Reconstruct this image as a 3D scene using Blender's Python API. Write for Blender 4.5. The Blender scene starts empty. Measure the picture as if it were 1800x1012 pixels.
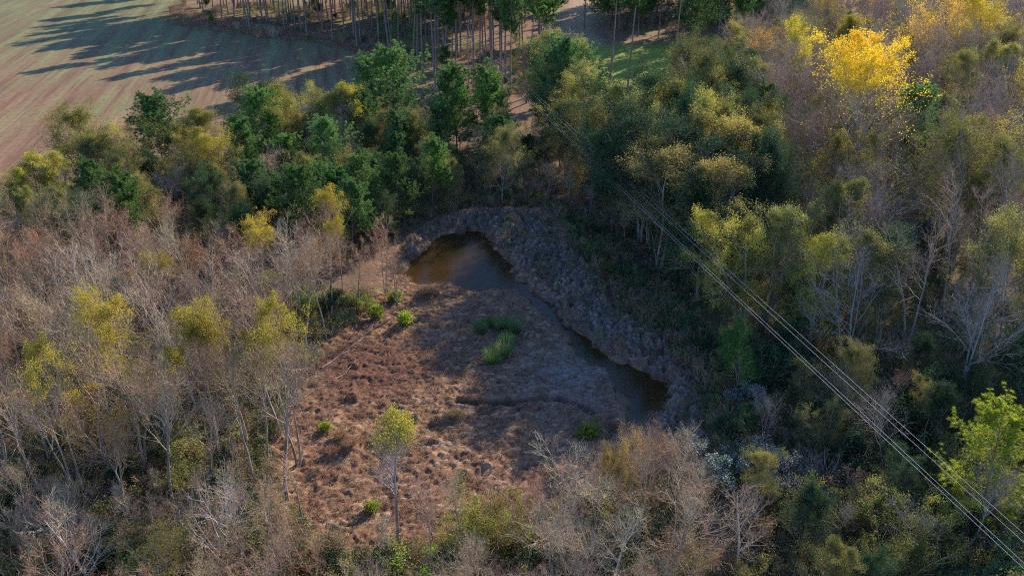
import bpy, math, random
import numpy as np

# ------------------------------------------------------------------ camera, sky, sun, exposure
S = bpy.context.scene
COL = S.collection
H, PITCH, F = 45.0, math.radians(25.2), 1600.0      # drone height, tilt, focal length for a 1800 px wide frame
cam = bpy.data.cameras.new('camera'); cam.lens = F / 1800 * 36; cam.sensor_width = 36
cam.clip_start = 0.5; cam.clip_end = 6000
camo = bpy.data.objects.new('camera', cam); COL.objects.link(camo)
camo.location = (0, 0, H); camo.rotation_euler = (math.pi / 2 - PITCH, 0, 0)
S.camera = camo

SUN_EL = math.radians(23.5); SUN_AZ = math.radians(32)   # azimuth measured from +Y towards +X
world = bpy.data.worlds.new('World'); S.world = world; world.use_nodes = True
wn = world.node_tree.nodes; wl = world.node_tree.links
sky = wn.new('ShaderNodeTexSky'); sky.sky_type = 'NISHITA'; sky.sun_disc = False
sky.sun_elevation = SUN_EL; sky.sun_rotation = SUN_AZ
sky.air_density = 1.2; sky.dust_density = 0.2; sky.ozone_density = 4
bg = wn['Background']; bg.inputs['Strength'].default_value = 0.125
skm = wn.new('ShaderNodeMix'); skm.data_type = 'RGBA'; skm.blend_type = 'MULTIPLY'; skm.inputs[0].default_value = 1; skm.inputs[7].default_value = (.80, .96, 1.22, 1)   # deep blue autumn sky
wl.new(sky.outputs[0], skm.inputs[6]); wl.new(skm.outputs[2], bg.inputs[0])
sl = bpy.data.lights.new('sun', 'SUN'); sl.energy = 5.0; sl.angle = math.radians(0.5); sl.color = (1, .85, .66)
so = bpy.data.objects.new('sun', sl); COL.objects.link(so); so.location = (0, 0, 200)
so.rotation_euler = (math.pi / 2 - SUN_EL, 0, math.pi - SUN_AZ)
S.view_settings.view_transform = 'Standard'; S.view_settings.look = 'None'
S.view_settings.gamma = 1; S.view_settings.exposure = 1.05
S.cycles.max_bounces = 6; S.cycles.diffuse_bounces = 3; S.cycles.glossy_bounces = 2
S.cycles.transmission_bounces = 4; S.cycles.transparent_max_bounces = 6
S.cycles.sample_clamp_indirect = 4; S.cycles.use_denoising = False; S.cycles.filter_width = 1.1

CP, SP = math.cos(PITCH), math.sin(PITCH)
def at(px, py, z=0.0):
    "photo pixel -> world point at height z"
    xn = (px - 900) / F; yn = (506 - py) / F
    d = (xn, CP + yn * SP, -SP + yn * CP)
    t = (z - H) / d[2]
    return (d[0] * t, d[1] * t)
def topix(x, y, z=0.0):
    dz = z - H
    zc = y * CP - dz * SP; yc = y * SP + dz * CP
    return 900 + x / zc * F, 506 - yc / zc * F

rng = np.random.default_rng(7)
rnd = random.Random(11)

# ------------------------------------------------------------------ noise
def hash2(ix, iy, seed):
    h = (ix.astype(np.int64) * 374761393 + iy.astype(np.int64) * 668265263 + seed * 1442695041) & 0xffffffff
    h = ((h ^ (h >> 13)) * 1274126177) & 0xffffffff
    return ((h ^ (h >> 16)) & 0xffff) / 65535.0
def vnoise(x, y, seed=0):
    ix = np.floor(x); iy = np.floor(y); fx = x - ix; fy = y - iy
    fx = fx * fx * (3 - 2 * fx); fy = fy * fy * (3 - 2 * fy)
    ix = ix.astype(np.int64); iy = iy.astype(np.int64)
    a = hash2(ix, iy, seed); b = hash2(ix + 1, iy, seed); c = hash2(ix, iy + 1, seed); d = hash2(ix + 1, iy + 1, seed)
    return (a * (1 - fx) + b * fx) * (1 - fy) + (c * (1 - fx) + d * fx) * fy
def fbm(x, y, oct=4, seed=0, g=0.5):
    s = 0; a = 1; t = 0
    for i in range(oct):
        s = s + a * vnoise(x * 2 ** i, y * 2 ** i, seed + i * 17); t += a; a *= g
    return s / t
def worley(x, y, seed=0, jit=.9):
    "distance to the nearest and second nearest of one jittered point per unit cell"
    ix = np.floor(x).astype(np.int64); iy = np.floor(y).astype(np.int64)
    f1 = np.full(x.shape, 9.); f2 = np.full(x.shape, 9.)
    for i in (-1, 0, 1):
        for j in (-1, 0, 1):
            cx_ = ix + i; cy_ = iy + j
            d = np.hypot(cx_ + .5 + (hash2(cx_, cy_, seed) - .5) * jit - x, cy_ + .5 + (hash2(cx_, cy_, seed + 7) - .5) * jit - y)
            n1 = d < f1; f2 = np.where(n1, f1, np.minimum(f2, d)); f1 = np.where(n1, d, f1)
    return f1, f2
def inpoly(x, y, poly):
    ins = np.zeros(np.shape(x), bool); n = len(poly)
    for i in range(n):
        x1, y1 = poly[i]; x2, y2 = poly[(i + 1) % n]
        c = ((y1 > y) != (y2 > y)) & (x < (x2 - x1) * (y - y1) / (y2 - y1 + 1e-12) + x1)
        ins ^= c
    return ins
def dpoly(x, y, poly, closed=True):
    d = np.full(np.shape(x), 1e9); n = len(poly)
    for i in range(n if closed else n - 1):
        x1, y1 = poly[i]; x2, y2 = poly[(i + 1) % n]
        dx, dy = x2 - x1, y2 - y1
        t = np.clip(((x - x1) * dx + (y - y1) * dy) / (dx * dx + dy * dy + 1e-12), 0, 1)
        d = np.minimum(d, np.hypot(x - x1 - t * dx, y - y1 - t * dy))
    return d
def wobble(poly, amp, step=.4, seed=0):
    "subdivide an outline and shake it"
    o_ = []
    for i in range(len(poly)):
        a_ = np.array(poly[i]); b_ = np.array(poly[(i + 1) % len(poly)]); n_ = max(1, int(np.hypot(*(b_ - a_)) / step))
        for k_ in range(n_):
            p_ = a_ + (b_ - a_) * k_ / n_
            o_.append((p_[0] + (float(fbm(np.array(p_[0] * .9), np.array(p_[1] * .9), 3, seed)) - .5) * amp * 2, p_[1] + (float(fbm(np.array(p_[0] * .9 + 50), np.array(p_[1] * .9), 3, seed)) - .5) * amp * 2))
    return o_
def W(pts): return [at(*p) for p in pts]

# ------------------------------------------------------------------ mesh helpers
def mesh_np(name, V, Fc, mat, smooth=False, tint=None, col=None):
    "V (n,3); Fc list of face arrays (m,k)"
    me = bpy.data.meshes.new(name)
    V = np.asarray(V, np.float32)
    me.vertices.add(len(V)); me.vertices.foreach_set('co', V.ravel())
    loops = np.concatenate([f.ravel() for f in Fc]).astype(np.int32)
    sizes = np.concatenate([np.full(len(f), f.shape[1], np.int32) for f in Fc])
    starts = np.concatenate([[0], np.cumsum(sizes)[:-1]]).astype(np.int32)
    me.loops.add(len(loops)); me.loops.foreach_set('vertex_index', loops)
    me.polygons.add(len(sizes)); me.polygons.foreach_set('loop_start', starts)
    try: me.polygons.foreach_set('loop_total', sizes)
    except Exception: pass
    me.polygons.foreach_set('use_smooth', np.full(len(sizes), smooth))
    if tint is not None:
        a = me.attributes.new('tint', 'FLOAT', 'FACE'); a.data.foreach_set('value', np.asarray(tint, np.float32))
    if col is not None:
        a = me.attributes.new('gcol', 'FLOAT_COLOR', 'POINT')
        c4 = np.ones((len(V), 4), np.float32); c4[:, :3] = col
        a.data.foreach_set('color', c4.ravel())
    me.update(calc_edges=True)
    me.materials.append(mat)
    return me
def link(name, me, parent=None, **kw):
    o = bpy.data.objects.new(name, me); COL.objects.link(o)
    if parent: o.parent = parent
    for k, v in kw.items(): o[k] = v
    return o
def unit(v): return v / (np.linalg.norm(v, axis=-1, keepdims=True) + 1e-9)
class Geo:
    def __init__(s): s.V = []; s.Q = []; s.T = []; s.n = 0; s.tq = []; s.tt = []
    def tubes(s, P, R, sides):
        m, k, _ = P.shape
        T = np.empty_like(P); T[:, 1:-1] = P[:, 2:] - P[:, :-2]; T[:, 0] = P[:, 1] - P[:, 0]; T[:, -1] = P[:, -1] - P[:, -2]
        T = unit(T)
        ref = unit(np.random.default_rng(5).normal(size=(m, 1, 3)) + 0.0) if sides == 2 else np.broadcast_to(np.array([0.31, 0.17, .05]), (m, 1, 3))
        ref = unit(np.broadcast_to(ref, P.shape))
        U = unit(np.cross(T, ref)); Vv = np.cross(T, U)
        a = np.arange(sides) / sides * 2 * np.pi
        ring = P[:, :, None] + R[:, :, None, None] * (np.cos(a)[None, None, :, None] * U[:, :, None] + np.sin(a)[None, None, :, None] * Vv[:, :, None])
        idx = s.n + np.arange(m * k * sides).reshape(m, k, sides)
        if sides == 2: q = np.stack([idx[:, :-1, 0], idx[:, :-1, 1], idx[:, 1:, 1], idx[:, 1:, 0]], -1).reshape(-1, 4)
        else:
            nx = np.roll(idx, -1, axis=2)
            q = np.stack([idx[:, :-1], nx[:, :-1], nx[:, 1:], idx[:, 1:]], -1).reshape(-1, 4)
        s.V.append(ring.reshape(-1, 3)); s.Q.append(q); s.n += m * k * sides
        s.tq.append(np.random.default_rng(len(q)).random(len(q)))
    def leaves(s, C, size, rg, tint, flat=.5, aspect=.7):
        n = len(C)
        N = unit(rg.normal(size=(n, 3)) + np.array([0, 0, flat])); A = unit(np.cross(N, rg.normal(size=(n, 3)))); B = np.cross(N, A)
        L = (size * rg.uniform(.65, 1.35, n))[:, None]
        v = np.stack([C - A * L * .5, C + B * L * aspect * .5, C + A * L * .5, C - B * L * aspect * .5], 1)
        s.V.append(v.reshape(-1, 3)); s.Q.append(s.n + np.arange(n * 4).reshape(n, 4)); s.n += n * 4; s.tq.append(tint)
    def blades(s, C, D, L, w, rg, tint):
        "triangles from C along D"
        n = len(C); side = unit(np.cross(D, rg.normal(size=(n, 3)))) * (w * .5 if np.isscalar(w) else w[:, None] * .5)
        v = np.stack([C - side, C + side, C + D * L[:, None]], 1)
        s.V.append(v.reshape(-1, 3)); s.T.append(s.n + np.arange(n * 3).reshape(n, 3)); s.n += n * 3; s.tt.append(tint)
    def mesh(s, name, mat, smooth=False):
        fs = []; ti = []
        if s.Q: fs.append(np.concatenate(s.Q)); ti.append(np.concatenate(s.tq))
        if s.T: fs.append(np.concatenate(s.T)); ti.append(np.concatenate(s.tt))
        return mesh_np(name, np.concatenate(s.V), fs, mat, smooth, np.concatenate(ti))

# ------------------------------------------------------------------ materials
def newmat(name):
    m = bpy.data.materials.new(name); m.use_nodes = True
    nt = m.node_tree; nt.nodes.clear(); out = nt.nodes.new('ShaderNodeOutputMaterial')
    return m, nt, out
def N(nt, t, **kw):
    n = nt.nodes.new(t)
    for k, v in kw.items(): setattr(n, k, v)
    return n
def mixc(nt, fac, a, b, mode='MIX'):
    n = N(nt, 'ShaderNodeMix', data_type='RGBA', blend_type=mode)
    for sock, v in ((n.inputs['Factor'], fac), (n.inputs[6], a), (n.inputs[7], b)):
        if hasattr(v, 'is_linked'): nt.links.new(v, sock)
        elif isinstance(v, (int, float)): sock.default_value = v
        else: sock.default_value = (*v, 1)
    return n.outputs[2]
def leafmat(name, a, b, trans=.4, var=.25):
    m, nt, out = newmat(name)
    at_ = N(nt, 'ShaderNodeAttribute', attribute_name='tint')
    c = mixc(nt, at_.outputs['Fac'], a, b)
    oi = N(nt, 'ShaderNodeObjectInfo')
    c = mixc(nt, 1.0, c, oi.outputs['Color'], 'MULTIPLY')
    hs = N(nt, 'ShaderNodeHueSaturation'); nt.links.new(c, hs.inputs['Color'])
    mr = N(nt, 'ShaderNodeMapRange'); nt.links.new(oi.outputs['Random'], mr.inputs[0]); mr.inputs[3].default_value = 1 - var; mr.inputs[4].default_value = 1 + var
    nt.links.new(mr.outputs[0], hs.inputs['Value'])
    d = N(nt, 'ShaderNodeBsdfDiffuse'); t = N(nt, 'ShaderNodeBsdfTranslucent'); mx = N(nt, 'ShaderNodeMixShader')
    nt.links.new(hs.outputs[0], d.inputs[0]); nt.links.new(hs.outputs[0], t.inputs[0]); mx.inputs[0].default_value = trans
    nt.links.new(d.outputs[0], mx.inputs[1]); nt.links.new(t.outputs[0], mx.inputs[2])
    g = N(nt, 'ShaderNodeBsdfGlossy'); g.inputs['Roughness'].default_value = .6; g.inputs[0].default_value = (.9, .95, 1, 1)
    m2 = N(nt, 'ShaderNodeMixShader'); m2.inputs[0].default_value = .015
    nt.links.new(mx.outputs[0], m2.inputs[1]); nt.links.new(g.outputs[0], m2.inputs[2]); nt.links.new(m2.outputs[0], out.inputs[0])
    return m
def barkmat(name, a, b, scale=2.0, rough=.9):
    m, nt, out = newmat(name)
    tc = N(nt, 'ShaderNodeTexCoord'); no = N(nt, 'ShaderNodeTexNoise'); no.inputs['Scale'].default_value = scale; no.inputs['Detail'].default_value = 5
    mp = N(nt, 'ShaderNodeMapping'); mp.inputs['Scale'].default_value = (4, 4, 1); nt.links.new(tc.outputs['Object'], mp.inputs[0]); nt.links.new(mp.outputs[0], no.inputs[0])
    at_ = N(nt, 'ShaderNodeAttribute', attribute_name='tint')
    ad = N(nt, 'ShaderNodeMath', operation='ADD'); nt.links.new(no.outputs[0], ad.inputs[0]); nt.links.new(at_.outputs['Fac'], ad.inputs[1])
    mr = N(nt, 'ShaderNodeMapRange'); nt.links.new(ad.outputs[0], mr.inputs[0]); mr.inputs[1].default_value = .35; mr.inputs[2].default_value = 1.3
    c = mixc(nt, mr.outputs[0], a, b)
    oi = N(nt, 'ShaderNodeObjectInfo'); c = mixc(nt, 1.0, c, oi.outputs['Color'], 'MULTIPLY')
    p = N(nt, 'ShaderNodeBsdfPrincipled'); p.inputs['Roughness'].default_value = rough; p.inputs['Specular IOR Level'].default_value = .25
    nt.links.new(c, p.inputs['Base Color']); nt.links.new(p.outputs[0], out.inputs[0])
    return m
M = dict(
    bark=barkmat('grey bark', (.12, .10, .08), (.34, .285, .23)),
    limb=barkmat('pale limb bark', (.21, .17, .13), (.46, .385, .30)),
    oliveyellow=leafmat('yellowing olive leaves', (.19, .18, .045), (.36, .32, .075), .45),
    whitebark=barkmat('silver bark', (.27, .25, .225), (.54, .50, .45)),
    twig=barkmat('twig bark', (.25, .17, .105), (.52, .375, .25)),
    twigpale=barkmat('pale twig bark', (.27, .215, .16), (.52, .43, .33)),
    twigred=barkmat('reddish twig bark', (.27, .15, .10), (.50, .30, .20)),
    pinebark=barkmat('pine bark', (.12, .085, .07), (.26, .19, .16)),
    needle=leafmat('pine needles', (.07, .15, .045), (.165, .30, .075), .4),
    needlelime=leafmat('sunlit young pine needles', (.18, .24, .02), (.38, .45, .05), .5),
    olive=leafmat('olive leaves', (.12, .135, .04), (.27, .24, .07), .45),
    gold=leafmat('golden leaves', (.32, .24, .045), (.52, .39, .07), .5),
    yellow=leafmat('yellow leaves', (.74, .46, .02), (.93, .64, .04), .45),
    lime=leafmat('lime leaves', (.24, .215, .03), (.46, .385, .045), .45),
    green=leafmat('green shrub leaves', (.03, .07, .03), (.075, .13, .045), .35),
    limebright=leafmat('fresh yellow green leaves', (.40, .36, .03), (.64, .54, .05), .5),
    brightgreen=leafmat('bright green leaves', (.14, .20, .025), (.34, .40, .05), .45),
    russet=leafmat('russet leaves', (.28, .12, .05), (.45, .22, .09), .45),
    white=leafmat('silvery seed heads', (.17, .195, .18), (.33, .36, .33), .2),
    straw=leafmat('dead grass', (.17, .10, .06), (.44, .28, .17), .3, .3),
    greystraw=leafmat('grey matted grass', (.16, .125, .10), (.36, .29, .24), .3, .3),
    reed=leafmat('green reed blades', (.09, .16, .06), (.26, .36, .12), .4),
    brush=leafmat('brown brush leaves', (.12, .08, .045), (.26, .17, .10), .35, .35),
)

# ------------------------------------------------------------------ plant growth
def interp(P, pi, t):
    k = P.shape[1]; f = t * (k - 1); i = np.clip(f.astype(int), 0, k - 2); w = (f - i)[:, None]
    a = P[pi, i]; b = P[pi, i + 1]
    return a * (1 - w) + b * w, unit(b - a)
def interpR(R, pi, t):
    k = R.shape[1]; f = t * (k - 1); i = np.clip(f.astype(int), 0, k - 2); w = f - i
    return R[pi, i] * (1 - w) + R[pi, i + 1] * w
def lines(p0, d0, L, r0, k, up, wander, rg, tip=.3, bend=None):
    m = len(p0); P = np.empty((m, k, 3)); P[:, 0] = p0; d = d0.copy()
    st = (L / (k - 1))[:, None]
    for j in range(1, k):
        d = unit(d + rg.normal(size=(m, 3)) * wander + np.array([0, 0, up]) / k)
        P[:, j] = P[:, j - 1] + d * st
    R = r0[:, None] * np.linspace(1, tip, k)[None]
    return P, R
def kids(P, R, n, t0, t1, ang, lenf, k, up, wander, rfac, rg, rmin=.006, tip=.3, up0=0.):
    m = len(P); pi = np.repeat(np.arange(m), n)
    t = (np.tile((np.arange(n) + .5) / n, m) + rg.uniform(-.5, .5, m * n) / n) * (t1 - t0) + t0
    t = np.clip(t, 0, .999)
    p, tan = interp(P, pi, t); r = np.maximum(interpR(R, pi, t) * rfac, rmin)
    pr = unit(np.cross(tan, rg.normal(size=tan.shape)))
    a = np.radians(ang[0] + (ang[1] - ang[0]) * (1 - t) + rg.normal(size=len(t)) * 9)[:, None]
    d = unit(np.cos(a) * tan + np.sin(a) * pr + np.array([0, 0, up0]))
    PL = np.linalg.norm(np.diff(P, axis=1), axis=2).sum(1)[pi]
    L = lenf(t, PL) * rg.uniform(.7, 1.25, len(t))
    return lines(p, d, L, r, k, up, wander, rg, tip)

def bare(seed, h=14., stems=1, spread=1., twigmat='twig', barkm='bark', leafkind=None, leafwhere='top', nleaf=1500, leafsize=.13, t0=.38, fine=4, broad=0.):
    rg = np.random.default_rng(seed); G = Geo(); Tg = Geo(); Lg = Geo()
    if stems == 1: d = unit(np.array([[rg.normal() * .06, rg.normal() * .06, 1]])); p0 = np.zeros((1, 3))
    else:
        a = rg.uniform(0, 6.28, stems); s = rg.uniform(.03, .12, stems) * spread; d = unit(np.stack([np.cos(a) * s, np.sin(a) * s, np.ones(stems)], 1)); p0 = np.stack([np.cos(a) * .15, np.sin(a) * .15, a * 0], 1)
    p0[:, 2] -= .3
    L = h * rg.uniform(.8, .95, stems); P0, R0 = lines(p0, d, L, np.full(stems, .0095 * h + .02) / (stems ** .3), 12, .0, .055, rg, .22)
    n1 = max(6, int(14 / stems ** .6))
    P1, R1 = kids(P0, R0, n1, t0, .97, (22, 50 + broad), lambda t, PL: PL * (.16 + .40 * (1 - t)) * spread, 8, .35, .10, .6, rg)
    P2, R2 = kids(P1, R1, 6, .2, 1., (25, 50), lambda t, PL: PL * (.35 + .3 * (1 - t)), 6, .25, .13, .62, rg, .017)
    P3, R3 = kids(P2, R2, 4, .2, 1., (25, 50), lambda t, PL: np.maximum(PL * .55, .35), 4, .2, .16, .6, rg, .009)
    P4, R4 = kids(P3, R3, fine, .15, 1., (25, 50), lambda t, PL: np.maximum(PL * .6, .3), 3, .15, .16, .7, rg, .0065, .5)
    G.tubes(P0, R0, 7); Mg = Geo(); Mg.tubes(P1, R1, 5); Mg.tubes(P2, R2, 3)
    Tg.tubes(P3, R3 * 1.15, 2); Tg.tubes(P4, R4 * 1.2, 2)
    parts = [('trunk', G.mesh('trunk', M[barkm], True)), ('limbs', Mg.mesh('limbs', M['limb' if barkm == 'bark' else barkm], True)), ('twigs', Tg.mesh('twigs', M[twigmat]))]
    if leafkind:
        C = P4[:, -1]
        top = C[:, 2].max()
        if leafwhere == 'top': w = np.clip((C[:, 2] / top - .72) / .22, 0, 1) ** 1.5
        elif leafwhere == 'upper': w = np.clip((C[:, 2] / top - .55) / .3, 0, 1)
        else: w = np.ones(len(C))
        nz = fbm(C[:, 0] * .5 + seed, C[:, 1] * .5 + C[:, 2] * .3, 2, seed)
        w = w * np.clip((nz - .36) * 6, 0, 1)
        w = w + 1e-6
        idx = rg.choice(len(C), nleaf, p=w / w.sum())
        Cc = C[idx] + rg.normal(size=(nleaf, 3)) * .16
        Lg.leaves(Cc, leafsize, rg, np.clip(rg.random(nleaf) * .7 + fbm(Cc[:, 0], Cc[:, 1], 2) * .5 - .1, 0, 1))
        parts.append(('leaves', Lg.mesh('leaves', M[leafkind])))
    return parts, h

def leafy(seed, h=14., spread=1., leaf='olive', nleaf=15000, size=.15, t0=.22, sparse=.4, barkm='bark', stems=1, second=None, crown_low=.0):
    rg = np.random.default_rng(seed); G = Geo(); Lg = Geo(); L2g = Geo(); Tg = Geo()
    a = rg.uniform(0, 6.28, stems); s = rg.uniform(.02, .22, stems) * (0.3 if stems == 1 else 1)
    d = unit(np.stack([np.cos(a) * s, np.sin(a) * s, np.ones(stems)], 1)); p0 = np.stack([np.cos(a) * .2, np.sin(a) * .2, a * 0 - .3], 1)
    P0, R0 = lines(p0, d, h * rg.uniform(.75, .93, stems), np.full(stems, .01 * h + .03) / stems ** .4, 10, .05, .06, rg, .2)
    P1, R1 = kids(P0, R0, max(10, 26 // stems), t0, .98, (25, 70), lambda t, PL: PL * .40 * np.sqrt(np.clip(1 - ((t - .38) / .66) ** 2, .06, 1)) * spread, 8, .45, .10, .55, rg)
    P2, R2 = kids(P1, R1, 8, .15, 1., (25, 60), lambda t, PL: np.maximum(PL * (.3 + .3 * (1 - t)), .5), 5, .3, .15, .55, rg, .01)
    P3, R3 = kids(P2, R2, 6, .2, 1., (25, 60), lambda t, PL: np.maximum(PL * .5, .35), 3, .2, .2, .6, rg, .007)
    G.tubes(P0, R0, 7); G.tubes(P1, R1, 4); Tg.tubes(P2, R2, 3); Tg.tubes(P3, R3, 2)
    C = P3[:, 1:].reshape(-1, 3)
    nz = fbm(C[:, 0] * .6 + seed * 3, C[:, 1] * .6 + C[:, 2] * .45, 2, seed)
    w = np.clip((nz - .5 + (1 - sparse) * .34) * 3.5, .16, 1)
    w *= np.clip((C[:, 2] / h - crown_low) * 5, .02, 1)
    idx = rg.choice(len(C), nleaf, p=w / w.sum())
    Cc = C[idx] + rg.normal(size=(nleaf, 3)) * .2
    cl = fbm(Cc[:, 0] * .8, Cc[:, 1] * .8 + Cc[:, 2] * .7, 2, seed + 3)
    Cc[:, 2] = np.maximum(Cc[:, 2], .1)
    ti = np.clip(rg.random(nleaf) * .55 + (cl - .5) * 1.8 + .2, 0, 1)
    parts = [('trunk', G.mesh('trunk', M[barkm], True)), ('twigs', Tg.mesh('twigs', M['twig']))]
    if second:
        frac = second[1]; sel = (Cc[:, 2] / Cc[:, 2].max() + rg.normal(size=nleaf) * .08 + (cl - .5) * .8) > 1 - frac
        L2g.leaves(Cc[sel], size, rg, ti[sel]); Lg.leaves(Cc[~sel], size, rg, ti[~sel])
        parts.append(('foliage', Lg.mesh('foliage', M[leaf]))); parts.append(('turned_leaves', L2g.mesh('turned_leaves', M[second[0]])))
    else:
        Lg.leaves(Cc, size, rg, ti); parts.append(('foliage', Lg.mesh('foliage', M[leaf])))
    return parts, h

def pine(seed, h=14., t0=.3, crown=.30, leaf='needle', nb=46, per=8, bl=10, nlen=.27, w=.045, barkm='pinebark'):
    rg = np.random.default_rng(seed); G = Geo(); Lg = Geo()
    d = unit(np.array([[rg.normal() * .025, rg.normal() * .025, 1]]))
    P0, R0 = lines(np.array([[0, 0, -.3]]), d, np.array([h]), np.array([.0085 * h + .03]), 14, 0, .012, rg, .18)
    def lf(t, PL):
        u = (t - t0) / (1 - t0)
        prof = np.sqrt(np.clip(1 - (u - .28) ** 2 / .56, .02, 1)) * (.75 + .25 * np.clip(u * 6, 0, 1))
        return h * crown * np.clip(prof, .12, 1) * rg.uniform(.6, 1.15, len(t))
    P1, R1 = kids(P0, R0, nb, t0, .995, (45, 88), lf, 7, .55, .07, .42, rg, .02)
    P2, R2 = kids(P1, R1, per, .18, 1., (25, 62), lambda t, PL: np.maximum(PL * (.24 + .26 * (1 - t)), .3), 4, .35, .12, .5, rg, .009)
    G.tubes(P0, R0, 8); G.tubes(P1, R1, 4)
    Bg = Geo(); Bg.tubes(P2, R2, 3)
    # needle tufts, along and at the end of each branchlet
    C = np.concatenate([P2[:, 1], P2[:, 2], P2[:, 3], P2[:, 3], P1[:, -1]]); A = np.concatenate([P2[:, 1] - P2[:, 0], P2[:, 2] - P2[:, 1], P2[:, 3] - P2[:, 2], P2[:, 3] - P2[:, 2], P1[:, -1] - P1[:, -2]]); A = unit(A)
    C = C + rg.normal(size=C.shape) * .07
    n = len(C); ct = fbm(C[:, 0] * .7, C[:, 1] * .7 + C[:, 2] * .8, 2, seed)
    Cr = np.repeat(C, bl, 0); D = unit(np.repeat(A, bl, 0) * .55 + rg.normal(size=(n * bl, 3)) * .65 + np.array([0, 0, .15]))
    Lg.blades(Cr - D * .03, D, nlen * rg.uniform(.7, 1.3, n * bl), w, rg, np.clip(rg.random(n * bl) * .5 + np.repeat((ct - .5) * 1.6, bl) + .25, 0, 1))
    return [('trunk', G.mesh('trunk', M[barkm], True)), ('branchlets', Bg.mesh('branchlets', M[barkm])), ('needles', Lg.mesh('needles', M[leaf]))], h

def shrub(seed, h=2.5, leaf='green', nleaf=3500, size=.11, stems=9, spread=.8, tw='twig', tips=None, arch=0.):
    rg = np.random.default_rng(seed); G = Geo(); Lg = Geo(); Xg = Geo()
    a = rg.uniform(0, 6.28, stems); s = rg.uniform(.1, .9, stems) * spread
    d = unit(np.stack([np.cos(a) * s, np.sin(a) * s, np.ones(stems)], 1)); p0 = np.stack([np.cos(a) * s * h * .12, np.sin(a) * s * h * .12, a * 0 - .1], 1)
    P0, R0 = lines(p0, d, h * rg.uniform(.65, 1.05, stems), np.full(stems, .012 * h + .006), 7, .15 - arch, .12, rg, .3)
    P1, R1 = kids(P0, R0, 8, .2, 1., (25, 55), lambda t, PL: PL * (.2 + .3 * (1 - t)), 5, .25 - arch * 2, .16, .6, rg, .007)
    P2, R2 = kids(P1, R1, 5, .2, 1., (25, 55), lambda t, PL: np.maximum(PL * .5, .2), 3, .1 - arch, .2, .6, rg, .005)
    G.tubes(P0, R0, 4); G.tubes(P1, R1, 3); G.tubes(P2, R2, 2)
    parts = [('stems', G.mesh('stems', M[tw]))]
    C = P2[:, 1:].reshape(-1, 3)
    if nleaf:
        nz = fbm(C[:, 0] * 1.2 + seed * 3, C[:, 1] * 1.2 + C[:, 2], 2, seed); w = np.clip((nz - .36) * 5, .05, 1)
        idx = rg.choice(len(C), nleaf, p=w / w.sum()); Cc = C[idx] + rg.normal(size=(nleaf, 3)) * .12; Cc[:, 2] = np.maximum(Cc[:, 2], .03)
        cl = fbm(Cc[:, 0] * 1.3, Cc[:, 1] * 1.3 + Cc[:, 2], 2, seed + 3)
        Lg.leaves(Cc, size, rg, np.clip(rg.random(nleaf) * .6 + (cl - .5) * 1.5 + .2, 0, 1)); parts.append(('foliage', Lg.mesh('foliage', M[leaf])))
    if tips:
        top = C[C[:, 2] > np.percentile(C[:, 2], 55)]
        idx = rg.choice(len(top), tips[1]); Cc = top[idx] + rg.normal(size=(tips[1], 3)) * .11
        Xg.leaves(Cc, tips[2], rg, rg.random(tips[1])); parts.append(('seed_heads', Xg.mesh('seed_heads', M[tips[0]])))
    return parts, h

def tuft(seed, h, leaf, n, rad, w, lean=.6):
    rg = np.random.default_rng(seed); G = Geo()
    a = rg.uniform(0, 6.28, n); r = rad * np.sqrt(rg.random(n)) * .35
    C = np.stack([np.cos(a) * r, np.sin(a) * r, a * 0 - .03], 1)
    d = unit(np.stack([np.cos(a) * lean * rg.uniform(.1, 1.2, n), np.sin(a) * lean * rg.uniform(.1, 1.2, n), np.ones(n)], 1))
    P, R = lines(C, d, h * rg.uniform(.6, 1.2, n), np.full(n, w * .5), 4, -.9 * lean, .1, rg, .15)
    G.tubes(P, R, 2)
    return [('blades', G.mesh('blades', M[leaf]))], h

# ------------------------------------------------------------------ prototypes
PROTO = {}
def reg(kind, lst): PROTO[kind] = lst
reg('bare', [bare(100 + i, 14, stems=(1, 1, 2, 3, 2, 1)[i], spread=(1, .85, 1, 1.1, .9, 1.15)[i], twigmat=('twig', 'twig', 'twigpale', 'twig', 'twigred', 'twigred')[i], t0=(.5, .56, .45, .42, .5, .55)[i]) for i in range(6)])
reg('barewhite', [bare(120 + i, 12, stems=1 + i, barkm='whitebark', twigmat='twigpale', spread=1.15, t0=.28, fine=4, broad=15) for i in range(3)])
reg('barered', [bare(130 + i, 12, stems=2, twigmat='twigred', spread=.8, t0=.22, fine=6) for i in range(2)])
reg('bareyellow', [bare(140 + i, 14, stems=1 + i, t0=.5, leafkind='lime', leafwhere='top', nleaf=7500, leafsize=.10, spread=1.1) for i in range(3)])
reg('baregold', [bare(150 + i, 12, stems=1 + i, leafkind='gold', leafwhere=('top', 'upper')[i], nleaf=1800, twigmat='twigred') for i in range(2)])
reg('barerusset', [bare(155 + i, 13, stems=1, leafkind='russet', leafwhere='upper', nleaf=700, twigmat='twigred') for i in range(2)])
reg('sapling', [bare(160, 11.4, stems=1, spread=.72, leafkind='limebright', leafwhere='top', nleaf=4600, leafsize=.11, t0=.42, fine=6, barkm='bark')])
reg('thin', [bare(163 + i, 7, stems=1, spread=.7, t0=.35, fine=3) for i in range(2)])
reg('olive', [leafy(200 + i, 14, spread=(1, .85, 1.1, .95)[i], nleaf=36000, size=.108, stems=(1, 2, 1, 3)[i], sparse=.35, second=(None, ('oliveyellow', .3), None, ('oliveyellow', .2))[i]) for i in range(4)])
reg('olivegold', [leafy(210 + i, 14, spread=.95, nleaf=34000, size=.108, stems=1 + i, sparse=.3, second=('lime', (.3, .4)[i])) for i in range(2)])
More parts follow.
